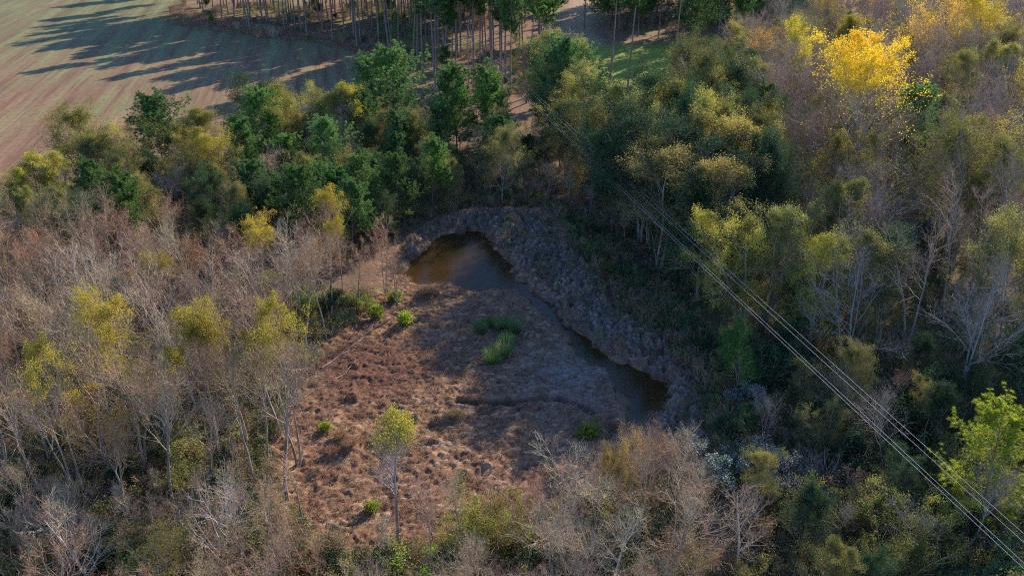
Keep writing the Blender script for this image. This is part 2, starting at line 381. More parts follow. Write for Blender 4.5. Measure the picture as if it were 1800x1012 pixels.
reg('columnolive', [leafy(215 + i, 16, spread=.75, nleaf=34000, size=.108, t0=.1, stems=2, sparse=.25, second=('oliveyellow', .3)) for i in range(2)])
reg('goldtree', [leafy(220 + i, 16, spread=1.05, leaf='gold', nleaf=9000, size=.13, sparse=.75, crown_low=.45) for i in range(2)])
reg('bigyellow', [leafy(230, 24, spread=1.0, leaf='yellow', nleaf=27000, size=.14, sparse=1.0, t0=.5, crown_low=.8)])
reg('greentree', [leafy(240 + i, 12, spread=.95, leaf='green', nleaf=34000, size=.11, sparse=.2, stems=1 + i) for i in range(3)])
reg('pine', [pine(300 + i, 14, t0=(.22, .3, .18)[i], crown=(.33, .29, .36)[i], nb=74, per=12, bl=13, nlen=.33, w=.085) for i in range(3)])
reg('limepine', [pine(310, 12, t0=.15, crown=.3, leaf='needlelime', nb=64, per=10, bl=30, nlen=.26, w=.028)])
reg('tallpine', [pine(320 + i, 26, t0=(.6, .66, .55, .7)[i], crown=(.17, .15, .19, .15)[i], nb=(46, 40, 52, 38)[i], per=9, bl=15, nlen=.48, w=.16) for i in range(4)])
reg('youngpine', [pine(330 + i, 8, t0=.2, crown=.24, nb=28, per=6) for i in range(2)])
reg('greenshrub', [shrub(400 + i, 3, 'green', 5200, .13, stems=10) for i in range(3)])
reg('oliveshrub', [shrub(410 + i, 3, 'olive', 4600, .12, stems=10, arch=.15) for i in range(3)])
reg('bigoliveshrub', [shrub(415 + i, 5, 'olive', 11000, .105, stems=14) for i in range(3)])
reg('brownshrub', [shrub(420 + i, 2.6, 'brush', 1100, .10, stems=12) for i in range(3)])
reg('twigshrub', [shrub(425 + i, 2.8, 'brush', 150, .10, stems=14, tw=('twigpale', 'twig')[i]) for i in range(2)])
reg('limeshrub', [shrub(430 + i, 2.4, 'brightgreen', 1700, .12, spread=1.2) for i in range(2)])
reg('whiteshrub', [shrub(440 + i, 3, 'green', 2600, .1, tips=('white', 1700, .10)) for i in range(3)])
reg('reeds', [tuft(450 + i, 1.9, 'reed', 620, 1.5, .05, .5) for i in range(3)])
reg('limeplant', [shrub(460, .8, 'brightgreen', 900, .13, stems=8)])
reg('hummock', [tuft(465 + i, .7, 'straw', 420, 1.6, .03, .9) for i in range(2)])

NAMES = dict(bare='bare_tree', barewhite='bare_tree', barered='bare_tree', bareyellow='bare_tree', baregold='bare_tree', barerusset='bare_tree',
    sapling='young_tree', thin='young_tree', olive='leafy_tree', olivegold='leafy_tree', columnolive='leafy_tree', goldtree='golden_tree', bigyellow='golden_tree',
    greentree='evergreen_tree', pine='pine_tree', limepine='pine_tree', tallpine='pine_tree', youngpine='pine_tree',
    greenshrub='shrub', oliveshrub='shrub', bigoliveshrub='shrub', brownshrub='shrub', twigshrub='shrub', limeshrub='shrub', whiteshrub='flowering_shrub', reeds='reed_clump', limeplant='green_plant', hummock='grass_tussock')
CATS = dict(bare='bare tree', leafy='tree')
def catof(kind):
    n = NAMES[kind]
    return {'bare_tree': 'bare tree', 'young_tree': 'young tree', 'leafy_tree': 'tree', 'golden_tree': 'tree', 'evergreen_tree': 'tree', 'pine_tree': 'pine tree',
            'shrub': 'shrub', 'flowering_shrub': 'shrub', 'reed_clump': 'reeds', 'green_plant': 'plant', 'grass_tussock': 'grass tussock'}[n]
PLACED = []      # dicts: x, y, kind, h, ref, obj, look
def plant(kind, x, y, h, label=None, ref=None, look=None, group=None, wide=1., tint=None, pick=None, lean=0.):
    L = PROTO[kind]; i = rnd.randrange(len(L)) if pick is None else pick
    parts, h0 = L[i]; s = h / h0
    root = bpy.data.objects.new(NAMES[kind], None); COL.objects.link(root)
    root.empty_display_size = .3
    root.location = (x, y, gz(x, y)); root.rotation_euler = (rnd.gauss(0, .02) + lean * .3, rnd.gauss(0, .025) + lean, rnd.uniform(0, 6.283))
    if kind == 'sapling': root.rotation_euler = (0, 0, .5)
    w = s * wide * rnd.uniform(.93, 1.08); root.scale = (w, w, s)
    exp = tint is not None
    if tint is None and kind.startswith('bare'): v_ = rnd.uniform(.82, 1.12); tint = (v_ * rnd.uniform(1.0, 1.08), v_ * rnd.uniform(.95, 1.03), v_ * rnd.uniform(.78, .93))
    if tint is None: tint = (rnd.uniform(.86, 1.14), rnd.uniform(.9, 1.1), rnd.uniform(.85, 1.12))
    for nm, me in parts:
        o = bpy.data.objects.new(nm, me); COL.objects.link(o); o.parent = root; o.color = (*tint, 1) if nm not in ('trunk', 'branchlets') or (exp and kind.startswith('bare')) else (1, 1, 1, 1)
    root['category'] = catof(kind)
    if label: root['label'] = label
    if group: root['group'] = group
    PLACED.append(dict(x=x, y=y, kind=kind, h=h, ref=ref, obj=root, look=look, r=h * .2))
    return root
def zgrid(x, y):
    x = np.atleast_1d(np.asarray(x, float)); y = np.atleast_1d(np.asarray(y, float))
    i = np.clip(np.searchsorted(xs, x) - 1, 0, len(xs) - 2); j = np.clip(np.searchsorted(ys, y) - 1, 0, len(ys) - 2)
    u = (x - xs[i]) / (xs[i + 1] - xs[i]); v = (y - ys[j]) / (ys[j + 1] - ys[j])
    return (Z[j, i] * (1 - u) + Z[j, i + 1] * u) * (1 - v) + (Z[j + 1, i] * (1 - u) + Z[j + 1, i + 1] * u) * v
def gz(x, y): return float(zgrid(x, y)[0])

# ------------------------------------------------------------------ water outlines and ground shape
POND = [(712,470),(722,458),(736,446),(748,430),(762,416),(780,411),(801,408),(822,404),(849,407),(858,420),(866,437),(880,447),(893,455),(899,470),(903,482),
        (915,492),(930,503),(944,520),(962,529),(975,536),(980,550),(990,566),(1010,575),(1028,586),(1040,602),(1054,616),(1078,628),(1098,634),(1122,645),(1140,655),(1160,664),(1172,678),(1178,696),(1176,716),(1160,732),(1130,742),(1108,756),(1088,770),
        (1070,768),(1082,752),(1100,738),(1112,722),(1108,706),(1098,692),(1082,682),(1076,668),(1068,657),(1056,646),(1042,640),(1027,626),(1012,613),(1000,598),(992,584),(978,572),(965,563),(954,549),(944,535),(928,521),(910,512),(893,506),
        (876,511),(856,514),(835,510),(818,505),(801,499),(780,498),(761,496),(744,497),(728,492),(716,484)]
PONDW = wobble(W(POND), 1.1, .6, 5)
DITCH = W([(806,706),(850,711),(905,709),(950,702),(985,703),(1020,714),(1048,728)])
CLEAR = wobble(W([(520,700),(556,628),(620,560),(690,505),(700,480),(722,436),(760,396),(820,376),(950,376),(1000,440),(1080,540),(1180,630),(1240,700),(1240,760),(1150,800),(1060,850),(960,890),(850,880),(790,930),(700,980),(600,990),(500,900),(470,830),(500,760)]), 2.5, 2.4, 6)
BANK = wobble(W([(700,480),(722,430),(760,394),(820,374),(950,376),(1010,440),(1090,540),(1190,630),(1250,700),(1250,780),(1150,800),(1060,790),(1180,700),(1140,655),(1050,610),(980,540),(900,470),(860,410),(800,405),(745,425),(712,485)]), 2.2, 2.0, 8)
FIELD = W([(652,98),(600,80),(500,64),(400,54),(330,48),(288,36),(310,10),(345,-60),(300,-130),(-1800,-130),(-1200,340),(0,345),(300,280),(470,220),(640,160)])
LAWN = W([(985,108),(1010,86),(1060,80),(1130,82),(1200,88),(1260,98),(1270,130),(1210,152),(1150,168),(1070,166),(1000,150),(975,128)])
PATH = W([(1006,92),(960,66),(985,46),(1005,26),(1012,0),(1030,-30),(1060,-30),(1048,0),(1042,28),(1030,50),(1048,74),(1060,86)])

HUM = []   # individual raised lumps in the clearing: (x, y, radius, height)
for px, py, r, hh in [(752,517,1.3,.8),(600,775,1.1,.6),(585,800,.9,.5),(617,790,.8,.6),(757,560,.8,.5),(770,575,.7,.4),(800,735,1.0,.5),(775,740,.9,.45),(735,735,.7,.35),(690,760,.8,.4),(620,760,.8,.4),(905,625,.8,.3),(970,590,1.2,.4),(925,560,.9,.35)]:
    x, y = at(px, py); HUM.append((x, y, r, hh))
hr = np.random.default_rng(3)
while len(HUM) < 60:
    px, py = hr.uniform(500, 1220), hr.uniform(380, 900); x, y = at(px, py)
    if inpoly(np.array([x]), np.array([y]), CLEAR)[0] and not inpoly(np.array([x]), np.array([y]), PONDW)[0]:
        HUM.append((x, y, hr.uniform(.3, .9), hr.uniform(.08, .38)))
def ground_z(x, y):
    x = np.asarray(x, float); y = np.asarray(y, float)
    z = (fbm(x * .03, y * .03, 3, 2) - .5) * 1.2 * np.clip((np.hypot(x, y - 80) - 55) / 60, 0, 1)
    near = (x > -60) & (x < 60) & (y > 35) & (y < 150)
    if near.any():
        xn, yn = x[near], y[near]; zz = np.zeros(len(xn))
        inc = inpoly(xn, yn, CLEAR); dc = dpoly(xn, yn, CLEAR); wc = np.where(inc, 1, np.clip(1 - dc / 3, 0, 1))
        bk = np.where(inpoly(xn, yn, BANK), np.clip(dpoly(xn, yn, BANK) / .8, 0, 1), 0)
        rough = (fbm(xn * .9, yn * .9, 3, 5, .6) - .5) * .42 + (fbm(xn * 2.6, yn * 2.6, 2, 9) - .5) * .26
        wx_ = xn + (fbm(xn * 1.3, yn * 1.3, 2, 41) - .5) * 1.1; wy_ = yn + (fbm(xn * 1.3 + 30, yn * 1.3, 2, 42) - .5) * 1.1
        a1, a2 = worley(wx_ * .62, wy_ * .62, 3); b1, b2 = worley(wx_ * 1.7, wy_ * 1.7, 9)
        dome = np.clip(a2 - a1, 0, .35) / .35; dome2 = np.clip(b2 - b1, 0, .4) / .4
        zz += wc * (rough + .10 + .10 * dome2) + bk * ((.75 * dome ** .6 + .34 * dome2) * (.35 + 1.4 * fbm(xn * .28, yn * .28, 2, 77)) - .40)
        for hx, hy, r, hh in HUM:
            q = (xn - hx) ** 2 + (yn - hy) ** 2; s = q < r * r * 6
            zz[s] += hh * np.exp(-q[s] / (r * r) * 1.5)
        inp = inpoly(xn, yn, PONDW); dp = dpoly(xn, yn, PONDW)
        carve = np.where(inp, -.35 - np.clip(dp, 0, 2.2) * .3, 0)
        zz = np.where(inp, carve + rough * .25, np.where(dp < .9, zz * np.clip(dp / .9, 0, 1) ** .6 - .35 * (1 - np.clip(dp / .5, 0, 1)), zz))
        dd = dpoly(xn, yn, DITCH, False)
        zz -= np.exp(-(dd / .32) ** 2) * .75; zz += np.exp(-((dd - .9) / .4) ** 2) * .12
        z[near] += zz
    return z
def axis(fine0, fine1, step, lo, hi, g=1.12):
    a = list(np.arange(fine0, fine1, step)); s = step; v = fine1
    while v < hi: a.append(v); s = min(s * g, 60); v += s
    s = step; v = fine0 - step
    b = []
    while v > lo: b.append(v); s = min(s * g, 60); v -= s
    return np.array(b[::-1] + a)
xs = axis(-24, 25, .13, -2500, 2500); ys = axis(50, 126, .15, -400, 4000)
X, Y = np.meshgrid(xs, ys); Z = ground_z(X.ravel(), Y.ravel()).reshape(X.shape)
xr, yr = X.ravel(), Y.ravel()
litter = np.array([.19, .125, .085]); straw = np.array([.30, .165, .095]); grey = np.array([.25, .20, .17]); mud = np.array([.11, .075, .035]); redl = np.array([.22, .125, .08]); darkred = np.array([.17, .082, .055]); fg = np.array([.12, .115, .05])
colr = np.tile(litter, (len(xr), 1))
def lay(w, c):
    global colr
    w = np.clip(w, 0, 1)[:, None]; colr = colr * (1 - w) + c * w
lay((fbm(xr * .12, yr * .12, 4, 44) - .45) * 5, fg)
lay(np.where(yr > 135, 1, 0) * np.clip((yr - 135) / 15, 0, 1) * .9, redl)
lay(np.where(yr > 135, 1, 0) * np.clip((yr - 135) / 15, 0, 1) * np.clip((fbm(xr * .08, yr * .08, 4, 61) - .5) * 6, 0, 1) * .8, np.array([.20, .17, .07]))
inc = inpoly(xr, yr, CLEAR); dc = dpoly(xr, yr, CLEAR)
wc = np.where(inc, 1, np.clip(1 - dc / 4, 0, 1))
lay(wc * (.75 + .5 * (fbm(xr * .8, yr * .8, 3, 12) - .5)), straw)
lay(wc * np.clip((fbm(xr * .7, yr * .7, 4, 8, .62) - .52) * 6, 0, .8), np.array([.15, .08, .05]))
lay(wc * np.clip((fbm(xr * 1.1, yr * 2.1, 3, 18) - .58) * 6, 0, .8), np.array([.48, .32, .20]))
cx, cy = at(640, 650); lay(wc * np.exp(-(((xr - cx) / 6.5) ** 2 + ((yr - cy) / 6) ** 2)) * 1.5 * (.6 + fbm(xr, yr, 3, 4) * .6), darkred)
bk = inpoly(xr, yr, BANK); bkw = np.clip(dpoly(xr, yr, BANK) / 2.2 + (fbm(xr * .6, yr * .6, 3, 88) - .5) * 2, 0, 1)
lay(np.where(bk, bkw, 0) * .85, grey)
wx_ = xr + (fbm(xr * 1.3, yr * 1.3, 2, 41) - .5) * 1.1; wy_ = yr + (fbm(xr * 1.3 + 30, yr * 1.3, 2, 42) - .5) * 1.1
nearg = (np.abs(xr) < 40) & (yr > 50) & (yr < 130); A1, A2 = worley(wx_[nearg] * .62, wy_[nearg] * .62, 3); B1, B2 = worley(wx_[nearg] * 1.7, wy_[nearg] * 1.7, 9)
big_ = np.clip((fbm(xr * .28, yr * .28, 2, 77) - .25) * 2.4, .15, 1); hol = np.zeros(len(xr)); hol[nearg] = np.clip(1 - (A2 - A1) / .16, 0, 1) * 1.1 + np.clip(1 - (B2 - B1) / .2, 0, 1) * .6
lay(np.where(bk, np.clip((fbm(xr * .7, yr * .7, 3, 133) - .4) * 3, 0, 1), 0) * .5, np.array([.36, .29, .24]))
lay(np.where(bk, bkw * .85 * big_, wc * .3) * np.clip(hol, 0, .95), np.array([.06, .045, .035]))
gx, gy = at(1000, 660); lay(wc * np.exp(-(((xr - gx) / 5) ** 2 + ((yr - gy) / 6) ** 2)) * .9, grey)
inp = inpoly(xr, yr, PONDW); dp = dpoly(xr, yr, PONDW)
lay(np.where(inp, 1, np.clip(1 - dp / .35, 0, 1) * .6), mud)
lay(np.where(inp, 1, 0) * np.clip(1 - dp / .7, 0, 1) * .6, np.array([.28, .17, .07]))
lay(np.exp(-(dpoly(xr, yr, DITCH, False) / .3) ** 2), np.array([.08, .05, .035]))
inl = inpoly(xr, yr, PATH); lay(np.where(inl, 1, np.clip(1 - dpoly(xr, yr, PATH) / 3, 0, 1)) * (.6 + .5 * fbm(xr * .3, yr * .3, 3, 71)), np.array([.36, .25, .15]))
wgt = np.where(inpoly(xr, yr, LAWN), 1, np.clip(1 - dpoly(xr, yr, LAWN) / 3, 0, 1)); lay(wgt * (.75 + .5 * (fbm(xr * .2, yr * .2, 3, 72) - .4)), np.array([.21, .27, .035]))

gm, nt, out = newmat('ground cover')
att = N(nt, 'ShaderNodeAttribute', attribute_name='gcol'); geo = N(nt, 'ShaderNodeNewGeometry')
n1 = N(nt, 'ShaderNodeTexNoise'); n1.inputs['Scale'].default_value = 2.2; n1.inputs['Detail'].default_value = 8; n1.inputs['Roughness'].default_value = .72
n2 = N(nt, 'ShaderNodeTexNoise'); n2.inputs['Scale'].default_value = 9; n2.inputs['Detail'].default_value = 6; n2.inputs['Roughness'].default_value = .8
for n in (n1, n2): nt.links.new(geo.outputs['Position'], n.inputs['Vector'])
r1 = N(nt, 'ShaderNodeMapRange'); nt.links.new(n1.outputs[0], r1.inputs[0]); r1.inputs[1].default_value = .3; r1.inputs[2].default_value = .7; r1.inputs[3].default_value = .55; r1.inputs[4].default_value = 1.45
r2 = N(nt, 'ShaderNodeMapRange'); nt.links.new(n2.outputs[0], r2.inputs[0]); r2.inputs[1].default_value = .3; r2.inputs[2].default_value = .7; r2.inputs[3].default_value = .6; r2.inputs[4].default_value = 1.4
mu = N(nt, 'ShaderNodeMath', operation='MULTIPLY'); nt.links.new(r1.outputs[0], mu.inputs[0]); nt.links.new(r2.outputs[0], mu.inputs[1])
vm = N(nt, 'ShaderNodeVectorMath', operation='SCALE'); nt.links.new(att.outputs['Color'], vm.inputs[0]); nt.links.new(mu.outputs[0], vm.inputs['Scale'])
p = N(nt, 'ShaderNodeBsdfPrincipled'); p.inputs['Roughness'].default_value = .95; p.inputs['Specular IOR Level'].default_value = .1
bp = N(nt, 'ShaderNodeBump'); bp.inputs['Strength'].default_value = .9; bp.inputs['Distance'].default_value = .22; nt.links.new(n2.outputs[0], bp.inputs['Height'])
nt.links.new(vm.outputs[0], p.inputs['Base Color']); nt.links.new(bp.outputs[0], p.inputs['Normal']); nt.links.new(p.outputs[0], out.inputs[0])
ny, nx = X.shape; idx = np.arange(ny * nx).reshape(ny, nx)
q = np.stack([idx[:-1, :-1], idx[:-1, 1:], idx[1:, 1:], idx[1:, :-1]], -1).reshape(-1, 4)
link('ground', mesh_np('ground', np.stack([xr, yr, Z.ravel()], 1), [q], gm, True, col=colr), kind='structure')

# ploughed field: its own sheet following the ground
fm, nt, out = newmat('mown field')
geo = N(nt, 'ShaderNodeNewGeometry'); mp = N(nt, 'ShaderNodeMapping'); mp.inputs['Rotation'].default_value = (0, 0, -math.atan(.2))
nt.links.new(geo.outputs['Position'], mp.inputs[0])
def noise(scale, det=5, vec=None, ro=.6):
    n = N(nt, 'ShaderNodeTexNoise'); n.inputs['Scale'].default_value = scale; n.inputs['Detail'].default_value = det; n.inputs['Roughness'].default_value = ro
    nt.links.new(vec or geo.outputs['Position'], n.inputs['Vector']); return n.outputs[0]
def rng_(x, a, b, c=0, d=1):
    r = N(nt, 'ShaderNodeMapRange'); nt.links.new(x, r.inputs[0])
    for i, v in enumerate((a, b, c, d)): r.inputs[i + 1].default_value = v
    return r.outputs[0]
st = N(nt, 'ShaderNodeMapping'); st.inputs['Scale'].default_value = (1, .045, 1); nt.links.new(mp.outputs[0], st.inputs[0])
rows = noise(.30, 3, st.outputs[0], .6); rowsf = noise(.8, 3, st.outputs[0], .6)
big = noise(.02, 4); fine = noise(1.2, 7, None, .75)
cA = mixc(nt, rng_(rowsf, .35, .65), (.19, .095, .058), (.29, .165, .10))
cB = mixc(nt, rng_(fine, .3, .7), (.12, .12, .055), (.20, .19, .08))
sep = N(nt, 'ShaderNodeSeparateXYZ'); nt.links.new(geo.outputs['Position'], sep.inputs[0])
far = rng_(sep.outputs[1], 150, 290, -.16, .22)
ad = N(nt, 'ShaderNodeMath', operation='ADD'); nt.links.new(rows, ad.inputs[0]); nt.links.new(far, ad.inputs[1])
ad2 = N(nt, 'ShaderNodeMath', operation='ADD'); nt.links.new(ad.outputs[0], ad2.inputs[0]); nt.links.new(rng_(big, .3, .7, -.15, .15), ad2.inputs[1])
ad3 = N(nt, 'ShaderNodeMath', operation='ADD'); nt.links.new(ad2.outputs[0], ad3.inputs[0]); nt.links.new(rng_(fine, .3, .7, -.22, .22), ad3.inputs[1])
c = mixc(nt, rng_(ad3.outputs[0], .34, .72), cA, cB)
vs_ = N(nt, 'ShaderNodeVectorMath', operation='SCALE'); nt.links.new(c, vs_.inputs[0]); nt.links.new(rng_(rows, .36, .64, .72, 1.22), vs_.inputs['Scale']); c = vs_.outputs[0]
c = mixc(nt, rng_(noise(.7, 8, None, .8), .48, .66, 0, .65), c, (.09, .06, .045))
p = N(nt, 'ShaderNodeBsdfPrincipled'); p.inputs['Roughness'].default_value = .95; p.inputs['Specular IOR Level'].default_value = .1
bp = N(nt, 'ShaderNodeBump'); bp.inputs['Strength'].default_value = .6; bp.inputs['Distance'].default_value = .3; nt.links.new(rowsf, bp.inputs['Height'])
nt.links.new(c, p.inputs['Base Color']); nt.links.new(bp.outputs[0], p.inputs['Normal']); nt.links.new(p.outputs[0], out.inputs[0])
fx = np.arange(-420, -10, 2.); fy = np.arange(90, 640, 2.)
X2, Y2 = np.meshgrid(fx, fy); cxm = X2.ravel(); cym = Y2.ravel()
edge = (fbm(cxm * .12, cym * .12, 3, 3) - .5) * 6
ins = inpoly(cxm + edge, cym + edge * .5, FIELD)
idx = np.arange(X2.size).reshape(X2.shape); q = np.stack([idx[:-1, :-1], idx[:-1, 1:], idx[1:, 1:], idx[1:, :-1]], -1).reshape(-1, 4)
q = q[ins[q].all(1)]
used, inv = np.unique(q, return_inverse=True)
link('field', mesh_np('field', np.stack([cxm, cym, zgrid(cxm, cym) + .06], 1)[used], [inv.reshape(-1, 4)], fm, True), kind='structure')

# water
wm, nt, out = newmat('brown pond water')
geo = N(nt, 'ShaderNodeNewGeometry')
g = N(nt, 'ShaderNodeBsdfGlossy'); g.inputs['Roughness'].default_value = .12; t = N(nt, 'ShaderNodeBsdfTransparent'); t.inputs[0].default_value = (.62, .44, .22, 1)
d = N(nt, 'ShaderNodeBsdfDiffuse'); d.inputs[0].default_value = (.065, .05, .02, 1)
a = N(nt, 'ShaderNodeMixShader'); a.inputs[0].default_value = .35; nt.links.new(t.outputs[0], a.inputs[1]); nt.links.new(d.outputs[0], a.inputs[2])
fr = N(nt, 'ShaderNodeFresnel'); fr.inputs[0].default_value = 1.33
nn = N(nt, 'ShaderNodeTexNoise'); nn.inputs['Scale'].default_value = 3; nt.links.new(geo.outputs['Position'], nn.inputs['Vector'])
bp = N(nt, 'ShaderNodeBump'); bp.inputs['Strength'].default_value = .05; bp.inputs['Distance'].default_value = .05; nt.links.new(nn.outputs[0], bp.inputs['Height'])
nt.links.new(bp.outputs[0], g.inputs['Normal']); nt.links.new(bp.outputs[0], fr.inputs['Normal'])
fm_ = N(nt, 'ShaderNodeMath', operation='MULTIPLY'); fm_.inputs[1].default_value = .03; nt.links.new(fr.outputs[0], fm_.inputs[0])
b = N(nt, 'ShaderNodeMixShader'); nt.links.new(fm_.outputs[0], b.inputs[0]); nt.links.new(a.outputs[0], b.inputs[1]); nt.links.new(g.outputs[0], b.inputs[2])
nt.links.new(b.outputs[0], out.inputs[0])
pw = np.array([(x, y, -.26) for x, y in PONDW])
c0 = pw.mean(0)
me = bpy.data.meshes.new('water'); 
off = []
n = len(PONDW)
for i in range(n):   # a hand's breadth past the outline so that the bank hides its edge
    a0 = np.array(PONDW[i - 1]); b0 = np.array(PONDW[(i + 1) % n]); tt = b0 - a0; nn_ = np.array([tt[1], -tt[0]]); nn_ /= np.linalg.norm(nn_) + 1e-9
    p_ = np.array(PONDW[i]); cand = p_ + nn_ * .3
    if inpoly(np.array([cand[0]]), np.array([cand[1]]), PONDW)[0]: cand = p_ - nn_ * .3
    off.append((cand[0], cand[1], -.26))
me.from_pydata(off, [], [list(range(n))]); me.materials.append(wm)
link('water', me, kind='structure')

# ------------------------------------------------------------------ power line
steel = barkmat('aluminium wire', (.36, .34, .35), (.48, .46, .47), 5, .6)
wood = barkmat('weathered pole wood', (.24, .20, .17), (.40, .35, .30), 3)
PX, PY = at(822, 58, 12.2)
EX, EY = 43.5, -20.0
dirv = np.array([EX - PX, EY - PY]); LEN = np.hypot(*dirv); dirv /= LEN; per = np.array([dirv[1], -dirv[0]])   # to the right seen from the far pole
def wire_pt(off, s, zend, z0=11.9, sag=1.1):
    u = s / LEN; z = z0 * (1 - u) + zend * u - 4 * sag * u * (1 - u)
    return (PX + dirv[0] * s + per[0] * off, PY + dirv[1] * s + per[1] * off, z)
WIRES = [(-1.15, 'leftmost thin pale power line cable, nearest the stream'), (-.62, 'second thin pale power line cable from the stream side'), (.62, 'third thin pale cable, lower of the right-hand pair'), (.95, 'rightmost thin pale power line cable, nearest the woods')]
for offm, lab in WIRES:
    Pn = np.array([[wire_pt(offm, s, 10.2) for s in np.linspace(0, LEN, 60)]]); G = Geo(); G.tubes(Pn, np.full((1, 60), .010), 6)
    link('power_cable', G.mesh('power_cable', steel, True), label=lab, category='power cable', group='cables strung from the far pole')
pr = bpy.data.objects.new('power_pole', None); COL.objects.link(pr); pr.location = (PX, PY, gz(PX, PY)); pr['label'] = 'grey wooden power pole with crossarm among the pine trunks'; pr['category'] = 'power pole'
G = Geo(); G.tubes(np.array([[(0, 0, -.5), (0, 0, 6), (0, 0, 12.2)]]), np.array([[.17, .15, .11]]), 10); link('pole', G.mesh('pole', wood, True), pr)
def boxm(name, cx, cy, cz, sx, sy, sz, mat, rot=0.):
    v = np.array([[x, y, z] for x in (-1, 1) for y in (-1, 1) for z in (-1, 1)]) * np.array([sx, sy, sz]) / 2
    c_, s_ = math.cos(rot), math.sin(rot); v[:, :2] = v[:, :2] @ np.array([[c_, s_], [-s_, c_]]); v += np.array([cx, cy, cz])
    f = np.array([[0, 1, 3, 2], [4, 6, 7, 5], [0, 4, 5, 1], [2, 3, 7, 6], [0, 2, 6, 4], [1, 5, 7, 3]])
    return mesh_np(name, v, [f], mat)
arot = math.atan2(per[1], per[0])
link('crossarm', boxm('crossarm', -dirv[0]*.2, -dirv[1]*.2, 11.6, 2.7, .12, .14, wood, arot), pr)
for offm, _ in WIRES:
    G = Geo(); c3 = (per[0] * offm, per[1] * offm); G.tubes(np.array([[(c3[0]-dirv[0]*.2, c3[1]-dirv[1]*.2, z) for z in (11.67, 11.75, 11.83, 11.92)]]), np.array([[.05, .075, .05, .06]]), 8)
    link('insulator', G.mesh('insulator', M['whitebark'], True), pr)
def wire_clear(x, y):
    "greatest height a plant may have so that it neither touches nor hides the cables"
    r = np.array([x - PX, y - PY]); s = float(r @ dirv); o = float(r @ per)
    if s < 0 or s > LEN: return 99
    if abs(o) < 5: return 5.5
    # on the camera side of the line: the sight line to the wire must pass above
    if o > 0: pass
    cx_, cy_ = 0., 0.
    best = 99
    px, _ = topix(x, y, 3)
    for ss in np.linspace(0, LEN, 50):
        wx, wy, wz = wire_pt(0, ss, 10.2)
        if wy < 20: continue
        wpx, _ = topix(wx, wy, wz)
        if abs(wpx - px) < 60 and y < wy + 3:
            best = min(best, H - (H - wz) * (y / wy) - 1)
    return best

# ------------------------------------------------------------------ hand placed plants
def top(kind, px, py, h, label, ref=None, **kw):
    x, y = at(px, py, h * .97); return plant(kind, x, y, h, label, ref, **kw)
def base(kind, px, py, h, label, ref=None, **kw):
    x, y = at(px, py); return plant(kind, x, y, h, label, ref, **kw)
# --- left thicket
top('baregold', 405, 378, 11.5, 'bare brown tree with a golden top, standing against the deep shade', 'the golden-topped bare tree', pick=0)
top('barewhite', 322, 385, 11, 'white-limbed bare tree just left of the golden-topped bare tree', 'the white-limbed bare tree', pick=1)
top('barewhite', 265, 395, 12, 'silver-trunked bare tree with wide pale twigs left of the white-limbed one', 'the silver-trunked bare tree', pick=0)
top('bareyellow', 565, 342, 12.5, 'purple-grey forked tree with a yellow tuft on top, left of the pond', 'the yellow-tufted forked tree', pick=1, wide=.85)
top('barered', 668, 368, 10.5, 'rust-brown pointed twiggy tree on the left bank of the pond', 'the rust-brown pondside tree', pick=0, wide=.75)
top('bareyellow', 592, 392, 10, 'bare brown tree with a dull yellow tip between the forked and rust-brown trees', 'the dull-tipped bare tree', pick=0, wide=.8)
top('barered', 625, 420, 9, 'low reddish twiggy tree at the left end of the pond', None, pick=1)
top('barered', 695, 440, 8, 'smallest reddish twiggy tree, nearest the pond water', None, pick=1, wide=.8)
top('thin', 520, 415, 8, 'thin drooping grey tree in front of the dark gap', None, pick=0)
top('bigoliveshrub', 470, 478, 6, 'rounded yellow-green leafy tree in the middle of the left thicket', 'the rounded yellow-green tree', wide=1.0, tint=(1.5, 1.6, 1.))
top('bigoliveshrub', 535, 495, 4.5, 'soft green bushy tree right of the rounded yellow-green tree', None, wide=.8, tint=(.9, 1.4, .9))
top('greentree', 145, 345, 7, 'low green bushy tree at the far left edge of the bare thicket', 'the low green bushy tree', tint=(1.4, 1.4, 1.2))
top('barerusset', 45, 408, 12, 'pinkish bare tree with a few rusty leaves near the left edge', 'the rusty-leaved bare tree')
top('bare', 160, 420, 12, 'wide pinkish bare tree right of the rusty-leaved one', 'the wide pinkish bare tree', pick=4)
top('bare', 80, 345, 11, 'tall bare grey tree at the left edge behind the rusty-leaved one', None, pick=3)
top('bare', 262, 330, 12, 'bare tree with a rusty tip standing in front of the field trees', 'the tall rusty-tipped bare tree', pick=5)
top('bareyellow', 130, 572, 14, 'bare tree with a broad olive-yellow crown cap near the left edge', 'the left yellow-capped tree', pick=0)
top('bareyellow', 205, 600, 13, 'bare tree with a flat yellow cap right of the leftmost yellow-capped tree', None, pick=2)
top('bareyellow', 345, 572, 13, 'bare tree with bright yellow tufts left of the big three-capped group', None, pick=1)
top('bareyellow', 398, 552, 13.5, 'bare tree with the highest yellow cap in the left thicket', 'the highest yellow-capped tree', pick=0)
top('bareyellow', 495, 568, 13.5, 'bare tree with a yellow cap at the right edge of the left thicket', 'the yellow-capped tree beside the clearing', pick=2)
top('bareyellow', 440, 590, 12, 'bare tree with a small yellow cap in front of the highest yellow-capped one', None, pick=1)
top('bare', 470, 600, 14.5, 'large bare tree with a thick upright dark trunk beside the clearing', 'the large thick-trunked bare tree', pick=0, wide=1.1)
top('bareyellow', 85, 640, 13, 'bare tree with a small ochre cap at the left edge', None, pick=2)
top('barewhite', 130, 862, 9, 'spreading silver-branched bare tree in the lower left corner', 'the silver-branched lower left tree', pick=0, wide=1.2)
top('barered', 90, 870, 8, 'reddish twiggy tree left of the spreading silver-branched tree', None)
